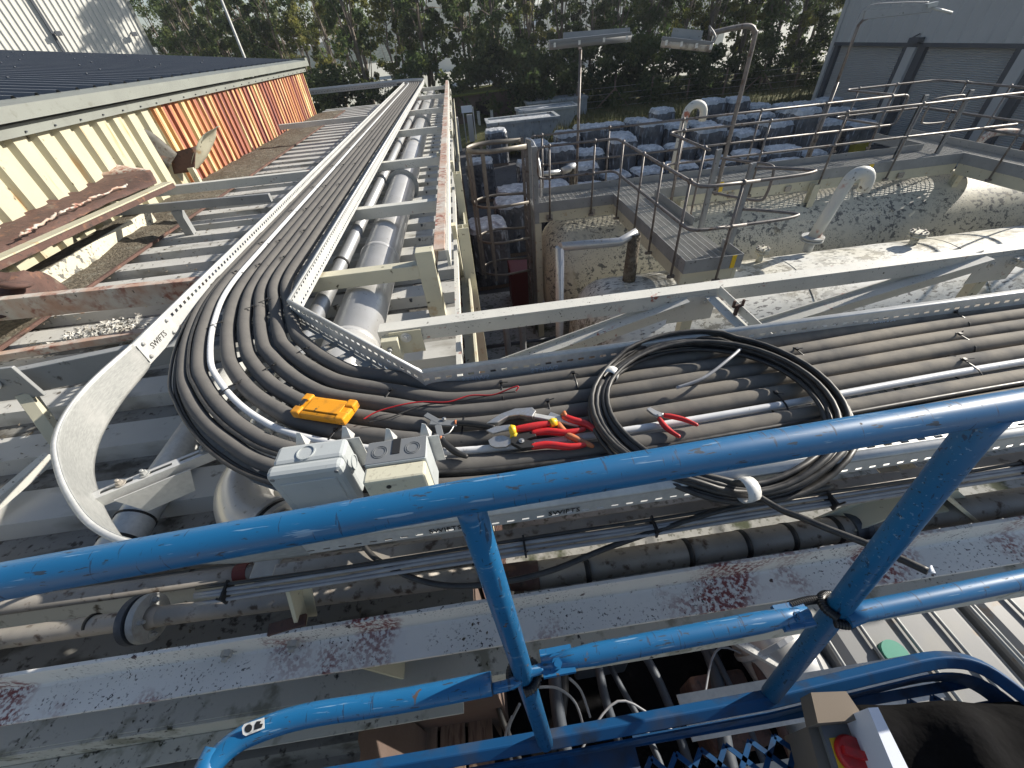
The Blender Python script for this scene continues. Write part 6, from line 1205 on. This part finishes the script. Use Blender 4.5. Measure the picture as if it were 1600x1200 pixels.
for pp in ([(830, 1075), (870, 1075), (900, 1100), (915, 1150)], [(890, 1060), (908, 1080), (922, 1120)], [(800, 1120), (790, 1150), (800, 1190)], [(812, 1100), (795, 1140), (802, 1180)]):
    mb = MB(); mb.tube(spline([at(x, y, -2.2-.15*i) for i, (x, y) in enumerate(pp)], 6), .006, 8); mb.build('hose', 'greycable', t)
t = thing('added_dark_skid', 'dark cluttered deck added to blacken the gap below the lower blue frame', 'machinery', (.7, .6, -3.8))  # invented deck and clutter, added to turn the gap below black
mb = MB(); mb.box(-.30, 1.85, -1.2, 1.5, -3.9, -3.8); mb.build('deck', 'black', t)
for k in range(9):
    g = random.Random(40+k); x = -.2+.22*k; mb = MB(); mb.tube(spline([(x, -.9, -3.6+g.uniform(-.1, .1)), (x+g.uniform(-.1, .1), .1, -3.5+g.uniform(-.1, .15)), (x+g.uniform(-.2, .2), .7, -3.4+g.uniform(-.1, .1)), (x+g.uniform(-.3, .3), 1.4, -3.6)], 6), g.choice([.02, .03, .045]), 10); mb.build('pipe', g.choice(['darkframe', 'rust', 'band', 'darkframe']), t)
mb = MB(); mb.tube(spline([(.1, .2, -3.3), (.5, .5, -3.25), (.9, .3, -3.3), (1.3, .7, -3.3), (1.7, .4, -3.4)], 8), .007, 8); mb.build('loose_cable', 'greycable', t)
mb = MB(); mb.box(.3, .7, .75, 1.2, -3.8, -3.35); mb.build('control_box', 'darkframe', t, bevel=.02)
mb = MB(); mb.box(1.05, 1.45, .2, .6, -3.8, -3.45); mb.build('valve_block', 'rust', t, bevel=.03)
t = thing('mossy_ledge', 'mossy rubble-strewn ledge at the bottom left under the beams', 'ledge', (-1.2, .1, -2.3))
mb = MB(); mb.box(-5, -.78, -2.2, .24, -2.45, -2.35); mb.build('slab', 'darkconcrete', t)
mb = MB()
for k in range(60):
    c = Vector((random.uniform(-2.6, -.82), random.uniform(-.5, .2), -2.34)); s_ = random.uniform(.015, .06); mb.lathe([(.002, 0), (s_, .1*s_), (s_*.8, s_*.6), (.002, s_*.8)], c, (random.uniform(-.3, .3), random.uniform(-.3, .3), 1), 7, False)
mb.build('rubble', 'flake', t)
mb = MB()
for k in range(14):
    c = Vector((random.uniform(-1.2, -.85), random.uniform(-.3, .2), -2.34)); s_ = random.uniform(.03, .07); mb.lathe([(.002, 0), (s_, .1*s_), (s_*.8, s_*.6), (.002, s_*.8)], c, (0, 0, 1), 8)
mb.build('moss_clump', 'moss', t)

# leaves caught on the beams and roof
mb = MB()
for k in range(240):
    c = Vector((random.uniform(-3.4, .2), random.uniform(-.4, .9), 0)); c.z = -1.487 if .44 < c.y < .53 else (-2.345 if c.y < .24 and c.x < -.8 else ZD+.005 if c.y > .62 and c.x < -.3 else -1.856)
    if .24 < c.y < .44: continue
    s_ = random.uniform(.003, .010); a = random.uniform(0, 6.28); u = Vector((math.cos(a), math.sin(a), random.uniform(-.2, .3)))*s_; v = Vector((-math.sin(a), math.cos(a), random.uniform(-.2, .3)))*s_*.6
    mb.add([c-u, c+v, c+u+Vector((0, 0, s_*.4)), c-v], [(0, 1, 2), (0, 2, 3)])
tag(mb.build('fallen_leaves', 'dirt'), 'small dry leaves and crumbs caught on the beams and ledge at lower left', 'leaves', kind='stuff')
# thin air haze round the whole site
mb = MB(); mb.box(-950, 950, -450, 1550, G-1, 42); hz = mb.build('haze', 'tape')
hm = bpy.data.materials.new('pale_haze'); hm.use_nodes = True; hn = hm.node_tree.nodes; hn.remove(hn['Principled BSDF']); pv = hn.new('ShaderNodeVolumePrincipled')
pv.inputs['Color'].default_value = (.85, .9, 1, 1); pv.inputs['Density'].default_value = .0006; pv.inputs['Anisotropy'].default_value = .35
hm.node_tree.links.new(pv.outputs[0], hn['Material Output'].inputs['Volume']); hz.data.materials.clear(); hz.data.materials.append(hm); hz['kind'] = 'stuff'; hz['label'] = 'thin pale sunlit air haze over the yard'; hz['category'] = 'haze'
# ================================================================== BLUE ACCESS BASKET (lift platform)
bk = thing('lift_basket', 'blue tubular access basket with scratched top rail, in the immediate foreground', 'access basket', (0, -.5, -1.5))
mb = MB(); mb.tube([(-1.25, .222, -.41), (-.56, .254, -.41), (-.055, .274, -.41), (.36, .283, -.41), (.69, .290, -.41), (1.15, .302, -.41)], .0205, 32); mb.build('top_rail', 'blue', bk)
pa0, pa1 = Vector((-.052, .274, -.415)), Vector((.002, .142, -1.26))
pb0, pb1 = Vector((.632, .288, -.415)), Vector((.565, .158, -1.26))
mb = MB(); mb.tube([pa0, pa0.lerp(pa1, .03), pa1], [.021, .0185, .0185], 28); mb.build('left_post', 'blue', bk)
mb = MB(); mb.tube([pb0, pb0.lerp(pb1, .03), pb1], [.022, .020, .020], 28); mb.build('right_post', 'blue', bk)
z_ = -.88; mb = MB(); L0 = [at(322, 1205, z_), at(336, 1188, z_), at(362, 1164, z_), at(400, 1143, z_), at(480, 1118, z_), at(620, 1096, z_), at(768, 1068, z_)]
mb.tube(spline(L0, 6), .0185, 24); mb.build('mid_rail', 'blue', bk)
mb = MB(); mb.tube([at(304, 1240, z_), at(340, 1170, z_)], .0205, 20); mb.build('rail_sleeve', 'blue', bk)
def flat_end(a, b_, w0, w1): mb = MB(); mb.bar(a, b_, .040, .010); return mb
R0, R1 = at(846, 1038, z_), at(1262, 958, z_)
mb = MB(); d = (R1-R0).normalized(); mb.tube([R0 + d*.0, R0+d*.06, R0+d*.10, R1-d*.10, R1-d*.05, R1], [.012, .016, .0185, .0185, .016, .012], 24)
for p, q in ((R0, R0+d*.06), (R1-d*.06, R1)): mb.bar(p, q, .044, .012)
mb.build('sliding_mid_rail', 'blue', bk)
mb = MB(); mb.hexbolt(R0 + d*.028 + Vector((0, -.004, .006)), (0, -.3, 1), .010, .006); mb.build('rail_bolt', 'blue', bk); mb = MB(); mb.hexbolt(R1 - d*.028 + Vector((0, -.004, .006)), (0, -.3, 1), .010, .006); mb.build('rail_bolt', 'blue', bk)
mb = MB(); mb.tube(spline([at(770, 1076, z_), at(800, 1068, z_), at(825, 1052, z_), at(848, 1044, z_)], 5), .009, 12); mb.build('link_bar', 'blue', bk)
mb = MB(); mb.tube([at(1318, 968, z_), at(1345, 956, z_), at(1600, 905, z_), at(1800, 865, z_)], [.017, .0175, .0175, .0175], 24); mb.build('right_mid_rail', 'blue', bk)
def coilwrap(path, r, pitch, rr):
    P = spline(path, 10); Lg = [0]
    for i in range(1, len(P)): Lg.append(Lg[-1] + (P[i]-P[i-1]).length)
    mb = MB(); s_ = 0; 
    while s_ < Lg[-1]:
        i = max(1, next(k for k in range(len(Lg)) if Lg[k] >= s_)); p = P[i-1].lerp(P[i], (s_-Lg[i-1])/max(1e-6, Lg[i]-Lg[i-1])); d_ = (P[i]-P[i-1]).normalized(); mb.ring(p - d_*rr/2, d_, r*.75, r, rr, 16); s_ += pitch
    mb.tube(P, r*.86, 12); return mb
def around(c, ax, R_, a0, a1, tilt=0):
    ax = Vector(ax).normalized(); u = ax.orthogonal().normalized(); v = ax.cross(u); return [c + (u*math.cos(a)+v*math.sin(a))*R_ + ax*tilt*k for k, a in enumerate(np.linspace(a0, a1, 9))]
dpa = (pa1-pa0).normalized(); dpb = (pb1-pb0).normalized()
coilwrap(around(pa0.lerp(pa1, .56), dpa, .025, 0, 5.6, .002), .0085, .0045, .0026).build('corrugated_sleeve', 'tie', bk)
coilwrap(around(pb0.lerp(pb1, .54), dpb, .027, 0, 6.2, .002), .0085, .0045, .0026).build('corrugated_sleeve', 'tie', bk)
coilwrap([at(1235, 946, z_), at(1265, 938, z_), at(1300, 936, z_)], .008, .0045, .0026).build('corrugated_sleeve', 'tie', bk)
# maker's emblem sticker
c0 = at(396, 1132, z_+.0195); c1 = at(416, 1124, z_+.0195); fr2 = frame(c0 - (c1-c0)*.55 + Vector((0, -.012, 0)), (c1-c0), Vector((0, .5, .35)))
mb = MB(); mb.prism([(.0, .004), (.004, 0), (.034, 0), (.036, .016), (.004, .018), (0, .014)], .001, .0016, fr2); mb.build('sticker', 'tape', bk)
mb = MB(); mb.prism([(.004+.006*1+.006*math.cos(q), .0095+.006*math.sin(q)) for q in np.linspace(0, 5.6, 12)], .0017, .0021, fr2); mb.prism([(.018, .004), (.030, .003), (.033, .008), (.028, .0095), (.031, .013), (.024, .015), (.020, .011)], .0017, .0021, fr2); mb.build('sticker_emblem', 'ink', bk)
# lower frame
zk = -1.265
K = [(-1.3, .146), (-.45, .146), (0, .146), (.55, .150), (.87, .165), (1.02, .168), (1.10, .14), (1.14, .07), (1.15, -.6)]
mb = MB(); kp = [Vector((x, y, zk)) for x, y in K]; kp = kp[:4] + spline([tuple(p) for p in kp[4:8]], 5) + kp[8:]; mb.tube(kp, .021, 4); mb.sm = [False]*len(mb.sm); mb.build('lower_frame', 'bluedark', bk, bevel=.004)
mb = MB(); vs = []
for p in kp: vs += [(p.x, p.y-.022, zk-.02), (p.x, p.y-.026, zk-.075)]
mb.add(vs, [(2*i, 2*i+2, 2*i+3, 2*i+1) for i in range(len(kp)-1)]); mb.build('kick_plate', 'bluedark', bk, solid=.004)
# floor: solid plates with expanded-metal panels
zfl = -1.34
def xmesh(x0, x1, y0, y1):
    mb = MB(); dx, dy = .062, .030; rows_ = int((y1-y0)/dy); cols = int((x1-x0)/dx)
    for j in range(rows_):
        for i in range(cols):
            cx_ = x0 + dx*(i + .5*(j % 2)) ; cy_ = y0 + dy*j
            for a, b_ in (((cx_, cy_), (cx_+dx/2, cy_+dy)), ((cx_+dx/2, cy_+dy), (cx_+dx, cy_))): mb.bar((a[0], a[1], zfl), (b_[0], b_[1], zfl), .011, .004)
    mb.build('mesh_floor', 'bluedark', bk)
xmesh(.22, .62, -.42, .11); xmesh(.90, 1.08, -.1, .11); xmesh(-.10, .24, -.5, .0) if False else None
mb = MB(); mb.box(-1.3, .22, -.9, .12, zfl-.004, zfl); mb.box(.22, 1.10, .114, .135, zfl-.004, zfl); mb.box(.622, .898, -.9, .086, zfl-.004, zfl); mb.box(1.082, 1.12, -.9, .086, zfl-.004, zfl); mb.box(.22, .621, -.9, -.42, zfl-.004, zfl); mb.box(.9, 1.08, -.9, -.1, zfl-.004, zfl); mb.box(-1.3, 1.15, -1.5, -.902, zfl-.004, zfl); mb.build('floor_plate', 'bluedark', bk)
# cardboard box with red switch
c = at(1300, 1090, -1.18)
t = thing('switch_box', 'open cardboard box holding a red and yellow rotary isolator switch, inside the basket', 'box', (.66, 0, -1.5))
A = at(1267, 1082, -1.16); B = at(1322, 1080, -1.16); C = at(1352, 1124, -1.16); D = at(1278, 1130, -1.16)
def hexa(top, z0, nm, m, par, dz=.004, bev=0):
    mb = MB(); k = len(top); vs = [(p.x, p.y, z0) for p in top] + [(p.x, p.y, p.z) for p in top]; mb.add(vs, [tuple(range(k))[::-1], tuple(range(k, 2*k))] + [(i, (i+1) % k, k+(i+1) % k, k+i) for i in range(k)]); return mb.build(nm, m, par, bevel=bev)
hexa([D, C, B, A], -1.22, 'top_flap', 'card', t)
E1 = at(1262, 1135, -1.22); E2 = at(1358, 1122, -1.22); E3 = at(1425, 1225, -1.22); E4 = at(1292, 1245, -1.22)
hexa([E4, E3, E2, E1], -1.36, 'carton', 'card', t)
F1 = at(1282, 1134, -1.205); F2 = at(1338, 1130, -1.205); F3 = at(1385, 1215, -1.205); F4 = at(1312, 1225, -1.205)
hexa([F4, F3, F2, F1], -1.218, 'isolator_cover', 'boxdark', t)
F1 = at(1296, 1153, -1.202); F2 = at(1338, 1150, -1.202); F3 = at(1372, 1215, -1.202); F4 = at(1318, 1222, -1.202)
hexa([F4, F3, F2, F1], -1.204, 'yellow_plate', 'yellow', t)
kc = at(1334, 1180, -1.198); mb = MB(); mb.tube([kc - Vector((0, 0, .004)), kc, kc + Vector((0, 0, .012))], [.034, .034, .030], 32); mb.bar(kc + Vector((-.024, .01, .018)), kc + Vector((.024, -.01, .018)), .014, .012); mb.build('rotary_knob', 'red', t)
A = at(1356, 1106, -1.10); B = at(1372, 1105, -1.10); C = at(1424, 1210, -1.10); D = at(1404, 1220, -1.10)
o_ = hexa([D, C, B, A], -1.20, 'white_board', 'paper', None); tag(o_, 'narrow white board standing on edge beside the switch box', 'board')
# dark bag
t = thing('tool_bag', 'black fabric tool bag slumped in the right of the basket', 'bag', (.85, -.05, -1.5))
mb = MB(); nx_, ny_ = 22, 14; vs = []
for j in range(ny_+1):
    for i in range(nx_+1):
        u, v = i/nx_, j/ny_; x = .70 + .52*u; y = .12 - .36*v - .06*u*(1-v); z = -1.34 + .15*math.sin(math.pi*min(1, u*1.05+.02))**.5*math.sin(math.pi*min(1, v*.9+.1))**.5 + .018*math.sin(u*17+v*4) + .012*math.sin(v*13); vs.append((x, y, z))
mb.add(vs, [(j*(nx_+1)+i, (j+1)*(nx_+1)+i, (j+1)*(nx_+1)+i+1, j*(nx_+1)+i+1) for j in range(ny_) for i in range(nx_)], True); mb.build('fabric', 'black', t, solid=.006, sub=1)
mb = MB(); mb.box(.74, 1.12, -.20, .04, -1.36, -1.30); mb.build('base', 'black', t, bevel=.03)
mb = MB(); mb.tube(spline([(.80, -.02, -1.215), (.88, -.06, -1.17), (1.0, -.1, -1.17), (1.08, -.14, -1.21)], 6), .006, 8); mb.build('strap', 'cable', t)
